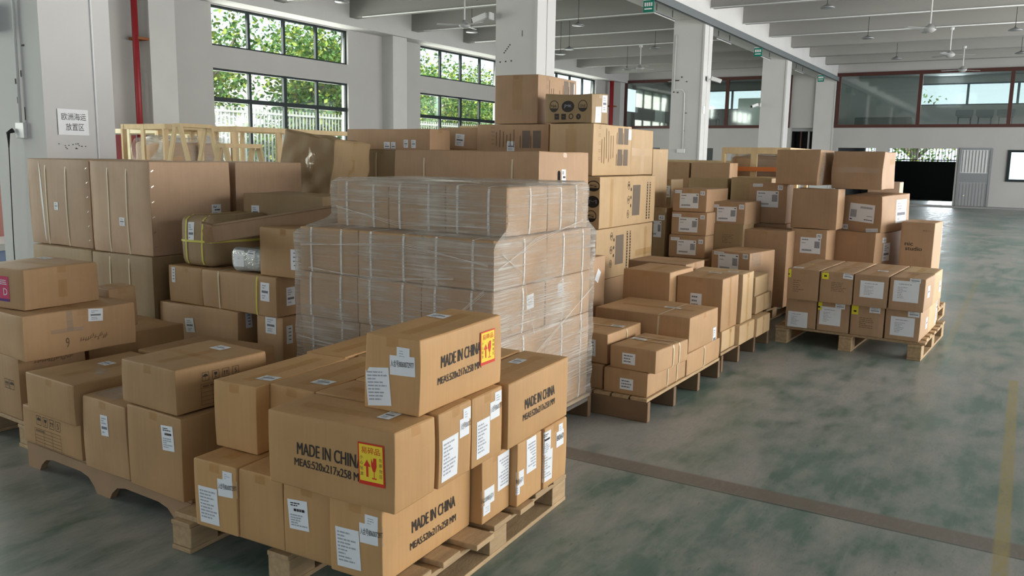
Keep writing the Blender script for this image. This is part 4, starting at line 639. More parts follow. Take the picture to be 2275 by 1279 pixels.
def arched_pallet(label, group, x, y, th, L, W):
    g = empty('arched_pallet', (x, y, 0), math.radians(th)); tag(g, label, 'pallet', group)
    for xu in (0.0, L/2, L-0.03):
        prof = [(0, 0)]; foot = 0.10; n = 2; span = (W-foot*(n+1))/n; y0 = foot
        for k in range(n):
            prof += [(y0, 0), (y0+0.02, 0.03), (y0+0.06, 0.062), (y0+0.12, 0.075), (y0+span-0.12, 0.075), (y0+span-0.06, 0.062), (y0+span-0.02, 0.03), (y0+span, 0)]; y0 += span+foot
        prof += [(W, 0), (W, 0.12), (0, 0.12)]; n_ = len(prof)
        b = MB(); b.add([(xu, p, q) for p, q in prof]+[(xu+0.03, p, q) for p, q in prof], [tuple(range(n_))[::-1], tuple(range(n_, 2*n_))]+[(i, (i+1) % n_, n_+(i+1) % n_, n_+i) for i in range(n_)])
        b.build('arched_stringer', M_fibre, g)
    b = MB(); b.box((0, 0, 0.12), (L, W, 0.139)); bevel(b.build('deck', M_fibre, g), 0.004)
    return g
PG = 'wooden pallets under the cartons'
block_pallet('pale block pallet jutting out under the lettered front cartons', PG, 2.06-0.112, 1.565, 2.5, 1.2, 1.09, M_wood, 0.05)
arched_pallet('brown fibre pallet with arched side, under the tall plain cartons at the left', None, 2.03, 2.70, -2, 0.95, 1.25)
stringer_pallet('dark pallet under the flat strapped cartons by the aisle', PG, 4.37, 1.735, -1, 1.26, 0.95)
stringer_pallet('dark pallet under the tall three line labelled carton', PG, 5.76, 1.745, -1, 1.2, 0.95)
block_pallet('block pallet under the yellow tagged cartons on the right', PG, 6.99, 0.575, -3, 1.2, 1.12, M_wood, 0.02)
stringer_pallet('dark pallet under the film wrapped stack', PG, 3.24, 2.07, 0, 1.08, 1.28)
block_pallet('pallet at the left edge below the hand-written carton', PG, 2.19, 4.16, -3, 0.9, 0.9)
block_pallet('pallet below the big brown strapped cartons', PG, 3.36, 4.68, 0, 1.3, 1.5)
block_pallet('pallet below the mixed parcels beside the wrapped stack', PG, 3.41, 3.6, 0, 1.0, 1.1)
block_pallet('pallet below the left half of the numbered parcels', PG, 7.40, 2.0, -3, 1.4, 1.1)
block_pallet('pallet below the right half of the numbered parcels', PG, 8.24, 0.65, -3, 1.1, 1.2)
# ------------------------------------------------------------------ film wrapped stack
WG = 'strapped cartons inside the stretch film'
zt = 0.14
for t in range(5):
    h = 0.243; top = t == 4
    x0, y0, R, L = (3.26, 2.09, 1.04, 1.25) if not top else (3.44, 2.13, 0.82, 1.10)
    off = (0.0, 0.02, -0.01, 0.015, 0)[t]; names = ('bottom', 'second', 'third', 'fourth', 'top')[t]
    for j, side in enumerate(('aisle side', 'middle', 'left side')):
        l = L/3-0.006
        carton('strapped carton under clear film, %s tier, front row, %s' % (names, side), WG, (x0+R*0.25+off*0.4, y0+L/3*(j+0.5), zt), 0, (R/2-0.008, l, h-0.003), dict(tint=2, s=[('y', -0.22), ('y', 0.3)] + ([('x', 0.05)] if j == 0 else []), st=0, d=[('R', 0.1, 0.15, 0.075, 0.075, 'mini', 5)] if (j == 0 and t in (2,)) else []))
        if j == 0 or top:
            carton('strapped carton under clear film, %s tier, rear row, %s' % (names, side), WG, (x0+R*0.75, y0+L/3*(j+0.5), zt), 0, (R/2-0.008, l, h-0.003), dict(tint=2, s=[('x', -0.15), ('x', 0.3)], st=0, d=[('R', -0.1, 0.17, 0.06, 0.075, 'mini', 0)] if t == 2 else []))
    zt += h
def stretch_film():
    g = empty('stretch_film', (3.8, 2.72, 0.1)); tag(g, 'clear stretch film wound tightly around the strapped carton stack', 'stretch film')
    rg = random.Random(5); nz = 64; n = 144; vs = []; fs = []; Z0, Z1 = 0.10, 1.372
    ph = [(rg.uniform(2, 9), rg.uniform(8, 60), rg.uniform(0, 6.3)) for _ in range(7)]
    def ring(z):
        k = min(1, max(0, (z-1.075)/0.10)); k = k*k*(3-2*k); sag = 0.004*math.sin(z*25.7)
        lo = (3.243, 2.072); hi = (4.315, 3.357); lt = (3.415, 2.105); ht = (4.275, 3.245)
        return (lo[0]+(lt[0]-lo[0])*k-sag, lo[1]+(lt[1]-lo[1])*k-sag*0.5, hi[0]+(ht[0]-hi[0])*k, hi[1]+(ht[1]-hi[1])*k)
    def pt(z, u, r=0.035):
        x0, y0, x1, y1 = ring(z); t = (u % 1)*4; s = int(t); f = t-s
        c = [(x0, y0), (x1, y0), (x1, y1), (x0, y1)]; a, b = c[s], c[(s+1) % 4]; f = 0.5-0.5*math.cos(math.pi*f)*(1-0.0)
        f = min(1, max(0, f)); x = a[0]+(b[0]-a[0])*f; y = a[1]+(b[1]-a[1])*f
        return x, y
    for i in range(nz+1):
        z = Z0+(Z1-Z0)*i/nz; kz = max(0, (z-1.345)/0.027); 
        for j in range(n):
            u = j/n; x, y = pt(z, u); w = sum(math.sin(a*u*6.283*round(1)+b*z+c) for a, b, c in [(round(p), q, r2) for p, q, r2 in ph])/7
            cx, cy = 3.83, 2.69; d = Vector((x-cx, y-cy)); d.normalize(); inn = -0.03*kz*kz
            vs.append((x+d.x*(w*0.006+inn)-3.8, y+d.y*(w*0.006+inn)-2.72, z-0.1+w*0.004))
    for i in range(nz):
        for j in range(n): fs.append((i*n+j, i*n+(j+1) % n, (i+1)*n+(j+1) % n, (i+1)*n+j))
    # top cap
    base = nz*n; prev = list(range(base, base+n))
    for q in (0.85, 0.65, 0.45, 0.25, 0.08):
        o = len(vs)
        for j in range(n):
            x, y, z = vs[base+j]; cx, cy = 0.04, -0.04; vs.append((cx+(x-cx)*q, cy+(y-cy)*q, z-0.004+0.004*math.sin(j*0.35+q*20)))
        fs += [(prev[j], prev[(j+1) % n], o+(j+1) % n, o+j) for j in range(n)]; prev = list(range(o, o+n))
    fs.append(tuple(prev)); m = MB(); m.add(vs, fs); m.build('film_sheet', M_film, g, smooth=True)
    def P(f, a, b):
        x0, y0, x1, y1 = ring(b); return (x0-0.008-3.8, a-2.72, b-0.1) if f == 'F' else (a-3.8, y0-0.008-2.72, b-0.1)
    for pts in ([('F', 3.2, 1.22), ('F', 2.75, 1.14), ('F', 2.2, 1.16)], [('F', 3.3, 1.02), ('F', 2.6, 1.05), ('F', 2.1, 1.0)], [('F', 3.34, 0.52), ('F', 2.95, 0.47), ('F', 2.45, 0.6), ('F', 2.12, 0.86)],
                [('R', 3.27, 0.98), ('R', 3.62, 1.08), ('R', 4.2, 1.16)], [('R', 3.27, 0.34), ('R', 3.7, 0.52), ('R', 4.28, 0.78)], [('R', 3.30, 1.05), ('R', 3.5, 0.92), ('R', 3.62, 0.62)], [('F', 3.25, 0.9), ('F', 2.8, 0.86), ('F', 2.3, 0.92)]):
        m = MB(); p3 = [P(*p) for p in pts]
        for o in (0, 0.008, 0.014): m.tube([(p[0], p[1], p[2]+o*(i % 2*2-0.6)) for i, p in enumerate(p3)], 0.0006, 4)
        m.build('film_strand', M_wstrap, g)
stretch_film()
# ------------------------------------------------------------------ odd parcels
def bundle():
    root = empty('paper_wrapped_bundle', (3.70, 4.445, 0.778)); tag(root, 'brown paper bundle bound with yellow straps beside the big cartons', 'parcel')
    sh = Shape(0.48, 0.30, 0.325, rad=0.045, bulge=0.006, rough=0.012, seed=4); sh.body(8).build('bundle_body', CB[4], root, smooth=True)
    for c in (0.16, -0.16): ribbon(sh, [('F', -c*0.3*1.6, 0.01, -c*0.3*1.6, 0.325), ('T', -0.24, c*0.3*1.6, 0.24, c*0.3*1.6), ('B', c*0.3*1.6, 0.325, c*0.3*1.6, 0)], 0.014, root, 'strap', M_ystrap, 0.004, 10)
    ribbon(sh, [('F', -0.15, 0.16, 0.15, 0.16), ('R', -0.24, 0.16, 0.24, 0.16)], 0.014, root, 'strap', M_ystrap, 0.005, 10)
    decal(sh, ('F', -0.03, 0.22, 0.06, 0.12, 'bar', 2), root, random.Random(1))
bundle()
def silver():
    root = empty('bubble_wrapped_parcel', (3.60, 3.99, 0.778)); tag(root, 'silvery bubble wrapped parcel with white and green patches under the open box', 'parcel')
    sh = Shape(0.30, 0.26, 0.15, rad=0.035, bulge=0.008, rough=0.010, seed=9)
    sh.body(8).build('parcel_body', mat('silver_wrap', (0.50, 0.52, 0.50), 0.25, 0.25, noise=0.35, nscale=30, bump=0.8, bscale=90), root, smooth=True)
    decal(sh, ('F', -0.06, 0.08, 0.09, 0.1, 'paperp', 0), root, random.Random(1)); decal(sh, ('F', 0.05, 0.12, 0.07, 0.05, 'ship', 0), root, random.Random(2))
silver()
def open_box():
    root = empty('open_long_box', (3.66, 3.93, 1.02)); root.rotation_euler = (Matrix.Rotation(math.radians(50), 3, 'Z') @ Matrix.Rotation(math.radians(-9), 3, 'X')).to_euler()
    tag(root, 'long slim open-ended brown box lying tilted over the silver parcel', 'cardboard box')
    b = MB(); r, l, h, t = 0.16, 0.74, 0.10, 0.004
    b.box((-r/2, -l/2, 0), (r/2, l/2, t)); b.box((-r/2, -l/2, h-t), (r/2, l/2, h)); b.box((-r/2, -l/2, 0), (-r/2+t, l/2, h)); b.box((r/2-t, -l/2, 0), (r/2, l/2, h)); b.box((-r/2, -l/2, 0), (r/2, -l/2+t, h))
    b.build('box_sleeve', CB[5], root)
    for p, q, s in (((-r/2, h), (-r/2-0.05, h*0.9), 1), ((r/2, h), (r/2+0.02, h), 1)):
        f = MB(); f.add([(p[0], l/2, 0.002), (p[0], l/2, h-0.002), (q[0], l/2+0.055, h*0.9), (q[0], l/2+0.055, 0.012)] + [(p[0]+0.003, l/2, 0.002), (p[0]+0.003, l/2, h-0.002), (q[0]+0.003, l/2+0.055, h*0.9), (q[0]+0.003, l/2+0.055, 0.012)], [(0, 1, 2, 3), (7, 6, 5, 4), (0, 4, 5, 1), (1, 5, 6, 2), (2, 6, 7, 3), (3, 7, 4, 0)]); f.build('end_flap', CB[5], root)
    f = MB(); f.box((-r/2, 0, -0.002), (r/2, 0.06, 0.002), rot=Matrix.Rotation(math.radians(25), 3, 'X'), org=(0, l/2, h)); f.build('end_flap', CB[5], root)
open_box()
# ------------------------------------------------------------------ wooden crates at the back
def crate(label, x0, y0, z0, x1, y1, z1, posts=3, inner=True, m=M_wood2, group='open wooden crates at the back', diag=False):
    g = empty('wooden_crate', (x0, y0, z0)); tag(g, label, 'crate', group); L, W, H = x1-x0, y1-y0, z1-z0; t = 0.075
    for yv in (0, W):
        for i in range(posts):
            xv = L*i/(posts-1); b = MB(); b.box((xv-t/2, yv-0.0195, 0.002), (xv+t/2, yv+0.02, H-0.002)); b.build('post', m, g)
        for zv in (t/2, H*0.5, H-t/2):
            b = MB(); b.box((-t/2, yv-0.045, zv-t/2), (L+t/2, yv-0.02, zv+t/2)); b.build('rail', m, g)
        if diag: b = MB(); b.beam((0, yv-0.05, 0.05), (L/(posts-1), yv-0.05, H-0.05), t, 0.02, up=(0, 1, 0)); b.build('brace', m, g)
    for xv in (-0.02, L+0.02):
        for zv in (t/2, H*0.5, H-t/2):
            b = MB(); b.box((xv-0.012, 0, zv-t/2), (xv+0.012, W, zv+t/2)); b.build('rail', m, g)
        b = MB(); b.box((xv-0.015, W/2-t/2, 0.001), (xv+0.015, W/2+t/2, H-0.001)); b.build('post', m, g)
    if inner:
        p = empty('film_wrapped_goods', (x0+L/2, y0+W/2, z0+0.01)); tag(p, 'goods in crinkled film inside the %s' % label.split(',')[0], 'packed goods')
        sh = Shape(L*0.86, W*0.82, H*0.86, rad=0.06, bulge=0.02, rough=0.03, seed=int(x0*10)); sh.body(9).build('wrapped_goods', CB[5], p, smooth=True)
        sh2 = Shape(L*0.88, W*0.85, H*0.9, rad=0.06, bulge=0.02, rough=0.045, seed=int(x0*10)+1); sh2.body(12).build('film_cover', M_film2, p, smooth=True)
    return g
crate('pale timber crate nearest the first pillar, open frame', 8.8, 12.15, 0.0, 9.9, 13.6, 1.86, 2, False, mat('pale_timber', (0.62, 0.55, 0.38), 0.7, noise=0.12))
crate('brown slatted crate left of the crumpled carton, goods in film inside', 8.1, 11.0, 0.0, 9.35, 12.0, 1.90, 3)
crate('long brown crate under the first window, behind the crumpled carton', 9.5, 11.1, 0.0, 12.2, 12.0, 1.92, 4, False)
crate('small crate far behind the four label carton', 14.0, 9.2, 0.0, 14.6, 9.75, 2.1, 3, False)
crate('crate with an orange band, film wrapped goods inside, behind the numbered parcels', 10.2, 2.45, 0.9, 11.3, 3.2, 1.66, 3)
crate('low crate carrying the orange banded one', 10.2, 2.4, 0.0, 11.3, 3.25, 0.88, 3, False)
crate('timber lid frame behind the far brown cartons', 11.6, 3.5, 0.0, 12.4, 4.6, 1.50, 2, False)
b = MB(); b.box((10.12, 2.40, 1.38), (10.135, 3.24, 1.43)); tag(b.build('orange_band', mat('orange_strap', (0.55, 0.16, 0.04), 0.5)), 'orange strap band across the film wrapped crate', 'strap')
def trestle(label, x, ym, w, z0, z1):
    g = empty('trestle', (x, ym, z0)); tag(g, label, 'trestle', 'timber trestles by the pale crate')
    for s in (-1, 1):
        b = MB(); b.beam((0, s*w, 0), (0, s*0.05, z1-z0), 0.07, 0.03, up=(1, 0, 0)); b.build('leg', M_wood2, g)
        b = MB(); b.beam((0.5, s*w, 0), (0.5, s*0.05, z1-z0), 0.07, 0.03, up=(1, 0, 0)); b.build('leg', M_wood2, g)
    b = MB(); b.box((-0.02, -0.09, z1-z0-0.02), (0.52, 0.09, z1-z0+0.03)); b.build('top_rail', M_wood2, g)
trestle('taller timber trestle standing before the slatted crate', 7.6, 10.05, 0.62, 0.0, 1.85)
trestle('shorter timber trestle right of the taller one', 6.7, 8.07, 0.50, 0.0, 1.57)
# ------------------------------------------------------------------ building shell
m = MB(); m.box((-8.2, -9.2, -0.2), (45, 16, 0.0)); struct('floor', m, M_floor)
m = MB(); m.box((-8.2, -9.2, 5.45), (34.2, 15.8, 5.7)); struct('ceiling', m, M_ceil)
n = 0
for i in range(-2, 9):                                             # cross beams every 2.5 m
    x = 19.0+2.5*(i-2)
    if not -6 < x < 33: continue
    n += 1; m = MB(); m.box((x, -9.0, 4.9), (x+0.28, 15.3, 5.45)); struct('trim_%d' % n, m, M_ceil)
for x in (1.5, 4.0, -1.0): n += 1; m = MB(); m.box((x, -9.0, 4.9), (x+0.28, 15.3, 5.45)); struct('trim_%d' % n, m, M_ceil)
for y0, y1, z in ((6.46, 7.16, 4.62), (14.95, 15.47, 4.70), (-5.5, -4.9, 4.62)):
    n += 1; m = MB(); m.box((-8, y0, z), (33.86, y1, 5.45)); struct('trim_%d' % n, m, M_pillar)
# pillars of the middle row and pilasters of the window wall
for k in range(5):
    x = 3.72+7.51*k; n += 1; m = MB()
    m.box((x, 6.47, 0), (x+0.57, 7.20, 4.64)); m.box((x-0.02, 6.455, 0), (x+0.0, 6.50, 4.6)); struct('trim_%d' % n, m, M_pillar)
for k in range(5):
    x = 3.35+7.5*k; n += 1; m = MB(); m.box((x, 15.08, 0), (x+0.60, 15.48, 4.75)); struct('trim_%d' % n, m, M_pillar)
def wall_with_holes(name, axis, c0, c1, a0, a1, z0, z1, holes, m_):
    """axis 'y': wall in the XZ plane between Y c0..c1; holes = (a_lo, a_hi, z_lo, z_hi)"""
    A = sorted(set([a0, a1]+[h[0] for h in holes]+[h[1] for h in holes])); Z = sorted(set([z0, z1]+[h[2] for h in holes]+[h[3] for h in holes])); m = MB()
    A = [a for a in A if a0 <= a <= a1]
    for i in range(len(A)-1):
        for j in range(len(Z)-1):
            ca, cz = (A[i]+A[i+1])/2, (Z[j]+Z[j+1])/2
            if any(h[0] < ca < h[1] and h[2] < cz < h[3] for h in holes): continue
            lo, hi = ((A[i], c0, Z[j]), (A[i+1], c1, Z[j+1])) if axis == 'y' else ((c0, A[i], Z[j]), (c1, A[i+1], Z[j+1]))
            m.box(lo, hi)
    return struct(name, m, m_)
WX = [-2.12+7.395*k for k in range(5)]
wall_with_holes('wall_left', 'y', 15.47, 15.71, -8.2, 34.1, 0, 5.6, [(x, x+4.32, 0.95, 3.335) for x in WX]+[(x, x+4.32, 3.81, 4.675) for x in WX], M_white)
wall_with_holes('wall_right', 'y', -9.2, -8.95, -8.2, 34.1, 0, 5.6, [(-4, 22, 0.3, 4.4), (22.6, 33, 0.3, 4.4)], M_white)
wall_with_holes('wall_back', 'x', -8.2, -7.95, -8.95, 15.47, 0, 5.6, [(-6, 8, 0.3, 4.4)], M_white)  # rear opening is unseen, added to go with the fill lamp
wall_with_holes('wall_far', 'x', 33.86, 34.1, -8.95, 15.47, 0, 5.6, [(-8.5, 6.44, 2.86, 4.78), (8.1, 15.12, 2.86, 4.78), (7.1, 8.05, 2.0, 2.8), (4.92, 6.29, 0, 2.06), (2.25, 4.5, 0, 2.06), (1.16, 2.13, 0, 2.05), (-2.2, 0.68, 0.95, 2.03), (11.1, 12.2, 1.2, 2.0), (13.4, 14.1, 1.2, 2.0)], M_white)
# windows of the window wall
wn_ = 0
for x in WX:
    for z0, z1, rail in ((0.95, 3.335, 2.66), (3.81, 4.675, None)):
        wn_ += 1; w = empty('window_%d' % wn_, (x, 15.56, z0)); w['kind'] = 'structure'; H = z1-z0; W = 4.32; m = MB()
        m.box((0.001, -0.028, 0.001), (0.05, 0.028, H-0.001)); m.box((W-0.05, -0.028, 0.001), (W-0.001, 0.028, H-0.001)); m.box((0, -0.03, 0), (W, 0.03, 0.04)); m.box((0, -0.03, H-0.05), (W, 0.03, H))
        for i in (1, 2, 3): t = 0.05 if (i == 2 and rail) else 0.035; m.box((W*i/4-t, -0.035, 0.001), (W*i/4+t, 0.035, H-0.001))
        if rail: m.box((0.002, -0.04, rail-z0-0.05), (W-0.002, 0.04, rail-z0+0.05))
        m.build('window_frame', M_frame, w)
        for i in range(4):
            g = MB(); g.box((W*i/4+0.03, -0.004, 0.03), (W*(i+1)/4-0.03, 0.002, H-0.03)); g.build('pane', M_glass, w)
        if rail:
            s = MB(); s.box((-0.05, -0.16, -0.05), (W+0.05, 0.02, 0.0)); s.build('window_sill', M_white, w)
# glazed office front on the upper floor of the far wall
for i, (y0, y1, mull) in enumerate(((-8.5, 6.44, (-6.5, -4.2, -2.0, 0.77, 3.6)), (8.1, 15.12, (10.62, 12.9)))):
    wn_ += 1; w = empty('window_%d' % wn_, (33.84, y0, 2.80)); w['kind'] = 'structure'; W = y1-y0; H = 2.0; m = MB()
    m.box((-0.05, 0, 0), (0.08, W, 0.11)); m.box((-0.05, 0, H-0.12), (0.08, W, H)); m.box((-0.047, 0.002, 0.002), (0.077, 0.12, H-0.002)); m.box((-0.047, W-0.13, 0.002), (0.077, W-0.002, H-0.002))
    for q in mull: m.box((-0.046, q-y0-0.06, 0.002), (0.076, q-y0+0.06, H-0.002))
    m.build('window_frame', M_brframe, w); e = [y0]+list(mull)+[y1]
    for a, b_ in zip(e[:-1], e[1:]): g = MB(); g.box((0.01, a-y0, 0.1), (0.02, b_-y0, H-0.1)); g.build('pane', M_oglass, w)
# far ground floor: window, dark windows, steel door
wn_ += 1; w = empty('window_%d' % wn_, (33.84, -2.2, 0.95)); w['kind'] = 'structure'; m = MB()
m.box((-0.03, 0, 0), (0.06, 2.88, 0.08)); m.box((-0.03, 0, 1.0), (0.06, 2.88, 1.08)); m.box((-0.028, 2.78, 0.001), (0.058, 2.879, 1.079)); m.box((-0.028, 0.001, 0.001), (0.058, 0.1, 1.079)); m.box((-0.027, 1.4, 0.001), (0.057, 1.46, 1.079)); m.build('window_frame', M_frame, w)
g = MB(); g.box((0.0, 0, 0), (0.01, 2.88, 1.08)); g.build('pane', M_glass, w)
for y0, y1 in ((11.1, 12.2), (13.4, 14.1)):
    wn_ += 1; m = MB(); m.box((33.87, y0, 1.2), (33.9, y1, 2.0)); struct('window_%d' % wn_, m, mat('dark_glass', (0.02, 0.03, 0.03), 0.2))
d = empty('door_1', (33.84, 1.16, 0)); d['kind'] = 'structure'; m = MB()
m.box((-0.038, -0.03, 0.001), (0.048, 0.04, 2.08)); m.box((-0.038, 0.93, 0.001), (0.048, 1.0, 2.08)); m.box((-0.04, 0, 2.02), (0.05, 0.97, 2.09)); m.build('door_frame', M_grey2, d)
m = MB(); m.box((0.0, 0.04, 0.02), (0.03, 0.93, 1.22)); m.build('door_leaf', mat('steel_door', (0.34, 0.35, 0.36), 0.4, 0.3), d)
m = MB(); m.box((0.01, 0.04, 1.22), (0.02, 0.93, 2.02)); m.build('upper_panel', M_plastic, d)
m = MB()
for i in range(9): y = 0.07+i*0.1; m.box((-0.012, y, 0.05), (0.0, y+0.028, 0.86)); m.box((-0.012, y, 1.24), (0.01, y+0.022, 2.0))
m.box((-0.015, 0.04, 0.9), (0.0, 0.93, 1.2)); m.build('ribs', M_grey2, d)
m = MB(); m.lathe([(0.0, 0), (0.03, 0.005), (0.03, 0.03), (0, 0.035)], (0, 0, 0), 12); o = m.build('door_handle', M_steel, d); o.rotation_euler = (0, -math.pi/2, 0); o.location = (-0.02, 0.75, 0.42)
# recess with pipes beside the fourth pillar, dark yard behind the openings
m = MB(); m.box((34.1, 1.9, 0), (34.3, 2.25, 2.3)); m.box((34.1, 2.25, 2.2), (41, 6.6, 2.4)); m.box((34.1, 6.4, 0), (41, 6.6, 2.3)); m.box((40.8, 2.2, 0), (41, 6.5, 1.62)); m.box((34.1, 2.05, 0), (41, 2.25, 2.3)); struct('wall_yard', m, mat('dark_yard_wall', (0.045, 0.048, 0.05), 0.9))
m = MB(); m.box((34.9, 7.0, 1.9), (35.0, 8.2, 2.9)); m.box((34.1, 7.0, 1.91), (34.9, 7.1, 2.89)); m.box((34.1, 8.05, 1.91), (34.9, 8.15, 2.89)); struct('wall_recess', m, M_dark)
for y in (7.45, 7.75): m = MB(); m.tube([(34.3, y, 1.9), (34.3, y, 2.9)], 0.04, 8); tag(m.build('drain_pipe', M_plastic if y < 7.5 else M_brframe), 'thin upright pipe in the recess, %s one' % ('white' if y < 7.5 else 'brown'), 'pipe')
m = MB(); m.box((33.4, -3, 0), (33.86, 4.9, 0.06)); struct('trim_kerb', m, mat('kerb_grey', (0.25, 0.25, 0.245), 0.7))
m = MB(); m.box((33.80, 4.5, 0), (33.9, 4.92, 2.06)); struct('trim_opening_post', m, M_white)
# railing and foliage visible through the yard opening
m = MB()
for i in range(34): y = 2.3+i*0.125; m.box((41.3, y, -0.1), (41.33, y+0.02, 2.6))
m.box((41.28, 2.2, 1.66), (41.35, 6.6, 1.70)); tag(m.build('yard_railing', M_frame), 'dark railing against the light seen through the yard opening', 'railing')
# upper office: floor, back wall with window band, ceiling
m = MB(); m.box((34.1, -9, 2.68), (41, 15.6, 2.80)); struct('floor_office', m, mat('office_floor', (0.35, 0.36, 0.36), 0.5))
m = MB(); m.box((34.1, -9, 5.0), (41, 15.6, 5.2)); struct('ceiling_office', m, M_white)
wall_with_holes('wall_office_back', 'x', 38.5, 38.7, -9, 15.6, 2.8, 5.0, [(-8, 4.1, 3.85, 4.72), (9.2, 13.2, 3.8, 4.68)], M_white)
m = MB(); m.box((34.1, 15.47, 2.8), (38.5, 15.6, 3.6)); m.box((34.1, 15.47, 4.6), (38.5, 15.6, 5.0)); m.box((34.1, 15.47, 3.6), (34.6, 15.6, 4.6)); m.box((36.2, 15.47, 3.6), (38.5, 15.6, 4.6)); struct('wall_office_left', m, M_white)
m = MB(); m.box((34.15, 7.2, 2.8), (38.5, 7.35, 5.0)); struct('wall_office_divider', m, mat('office_green_wall', (0.40, 0.43, 0.40), 0.8))
for y0, y1, k, z0, z1 in ((-8, 4.1, 7, 3.85, 4.72), (9.2, 13.2, 3, 3.8, 4.68)):
    wn_ += 1; w = empty('window_%d' % wn_, (38.55, y0, z0)); w['kind'] = 'structure'; m = MB(); W = y1-y0; H = z1-z0
    m.box((0, 0, 0), (0.06, W, 0.05)); m.box((0, 0, H-0.05), (0.06, W, H))
    for i in range(k+1): y = W*i/k; m.box((0.002, max(0.001, y-0.045), 0.001), (0.058, min(W-0.001, y+0.045), H-0.001))
    m.build('window_frame', mat('blue_grey_frame', (0.10, 0.14, 0.17), 0.5), w); g = MB(); g.box((0.02, 0, 0), (0.03, W, H)); g.build('pane', M_glass, w)
def office_chair(label, x, y, rz):
    g = empty('office_chair', (x, y, 2.8), rz); tag(g, label, 'chair', 'grey chairs in the glazed office'); mg = mat('chair_grey', (0.16, 0.18, 0.20), 0.7)
    m = MB(); m.box((-0.24, -0.24, 0.40), (0.24, 0.24, 0.47)); bevel(m.build('seat', mg, g), 0.02)
    m = MB(); m.box((-0.26, -0.28, 0.45), (-0.20, 0.28, 0.66)); bevel(m.build('backrest', mg, g), 0.02)
    for sx in (-1, 1):
        for sy in (-1, 1): m = MB(); m.tube([(0.2*sx, 0.2*sy, 0), (0.2*sx, 0.2*sy, 0.41)], 0.012, 6); m.build('leg', M_dark, g)
for i, y in enumerate((-0.1, 0.9, 1.55, 2.2)): office_chair('grey chair behind the office glass, %s' % ('rightmost', 'second from the right', 'third from the right', 'leftmost of the row')[i], 35.2, y, 0)
office_chair('dark chair behind the office glass left of the third pillar', 35.2, 9.6, 0.2); office_chair('dark chair behind the office glass beside the second pillar', 35.2, 11.6, 0)
g = empty('office_sofa', (34.9, 4.9, 2.8)); tag(g, 'dark green sofa behind the left office pane', 'sofa'); ms = mat('sofa_green', (0.035, 0.06, 0.05), 0.6)
m = MB(); m.box((0, -1.0, 0.05), (0.7, 1.0, 0.38)); bevel(m.build('seat', ms, g), 0.03)
m = MB(); m.box((-0.12, -1.0, 0.05), (0.02, 1.0, 0.42)); bevel(m.build('backrest', ms, g), 0.03)
m = MB(); m.box((34.3, 8.6, 2.8), (34.34, 10.3, 4.0)); tag(m.build('whiteboard', mat('board_pale', (0.55, 0.6, 0.58), 0.2)), 'pale board leaning inside the office left of the third pillar', 'board')
m = MB(); m.box((35.5, 14.0, 2.8), (35.8, 14.35, 4.0)); tag(bevel(m.build('water_cabinet', M_plastic)), 'tall white cabinet inside the far left office', 'cabinet')
# things beside the first pillar at the left edge
g = empty('storage_tub', (3.9, 7.75, 0)); tag(g, 'pale blue tub at the left edge beyond the first pillar', 'tub'); m = MB(); m.box((0, 0, 0), (0.5, 0.6, 0.62)); bevel(m.build('tub_body', mat('tub_blue', (0.35, 0.45, 0.70), 0.4), g), 0.02)
m = MB(); m.box((-0.03, -0.03, 0.60), (0.53, 0.63, 0.66)); m.build('rim', M_plastic, g)
m = MB(); m.box((4.55, 7.45, 0), (4.59, 9.2, 1.35)); tag(m.build('red_board', mat('board_red', (0.32, 0.08, 0.06), 0.6)), 'reddish board standing at the left edge behind the pale blue tub', 'board')
# ------------------------------------------------------------------ fittings
m = MB(); m.box((-6, 6.38, 4.50), (33.8, 6.46, 4.66)); m.box((-6, 6.37, 4.50), (33.8, 6.40, 4.52)); tag(m.build('cable_tray', M_tray), 'long dark grey cable tray running under the main beam', 'cable tray')
def tube_light(label, x):
    g = empty('tube_light', (x, 6.75, 4.42)); tag(g, label, 'light', 'tube lights under the main beam')
    m = MB(); m.box((0, -0.02, 0.025), (1.2, 0.02, 0.05)); m.build('fitting', M_grey2, g)
    m = MB(); m.tube([(0.02, 0, 0), (1.18, 0, 0)], 0.011, 8); m.build('tube', mat('lamp_tube', (0.5, 0.5, 0.48), 0.4), g)
    for xx in (0.15, 1.05): m = MB(); m.tube([(xx, 0, 0.06), (xx, 0, 0.20)], 0.008, 6); m.build('hanger', M_dark, g)
for i, x in enumerate((16.4, 20.4, 24.2, 28.4)): tube_light('unlit tube light below the main beam, %s' % ('nearest', 'behind the second pillar', 'before the third pillar', 'farthest')[i], x)
def sign(label, x, s=1.0):
    g = empty('hanging_sign', (x, 6.42, 4.28)); tag(g, label, 'sign', 'green signs under the main beam')
    m = MB(); m.box((-0.012, -0.02, 0), (0.012, 0.19, 0.24)); m.build('sign_board', M_green, g)
    m = MB()
    for i in range(4): m.box((-0.016, 0.135-i*0.043, 0.11), (-0.0125, 0.165-i*0.043, 0.18))
    m.box((-0.016, 0.01, 0.05), (-0.0125, 0.165, 0.075)); m.build('sign_print', M_plastic, g)
    m = MB(); m.box((-0.014, -0.02, 0.22), (0.014, 0.19, 0.24)); m.build('top_edge', M_plastic, g)
    for y in (0.0, 0.16): m = MB(); m.tube([(0, y, 0.24), (0, y, 0.36)], 0.004, 5); m.build('hanger', M_dark, g)
sign('green hanging sign nearest, before the second pillar', 15.55); sign('green hanging sign before the third pillar', 23.2); sign('green hanging sign near the far wall', 31.2)
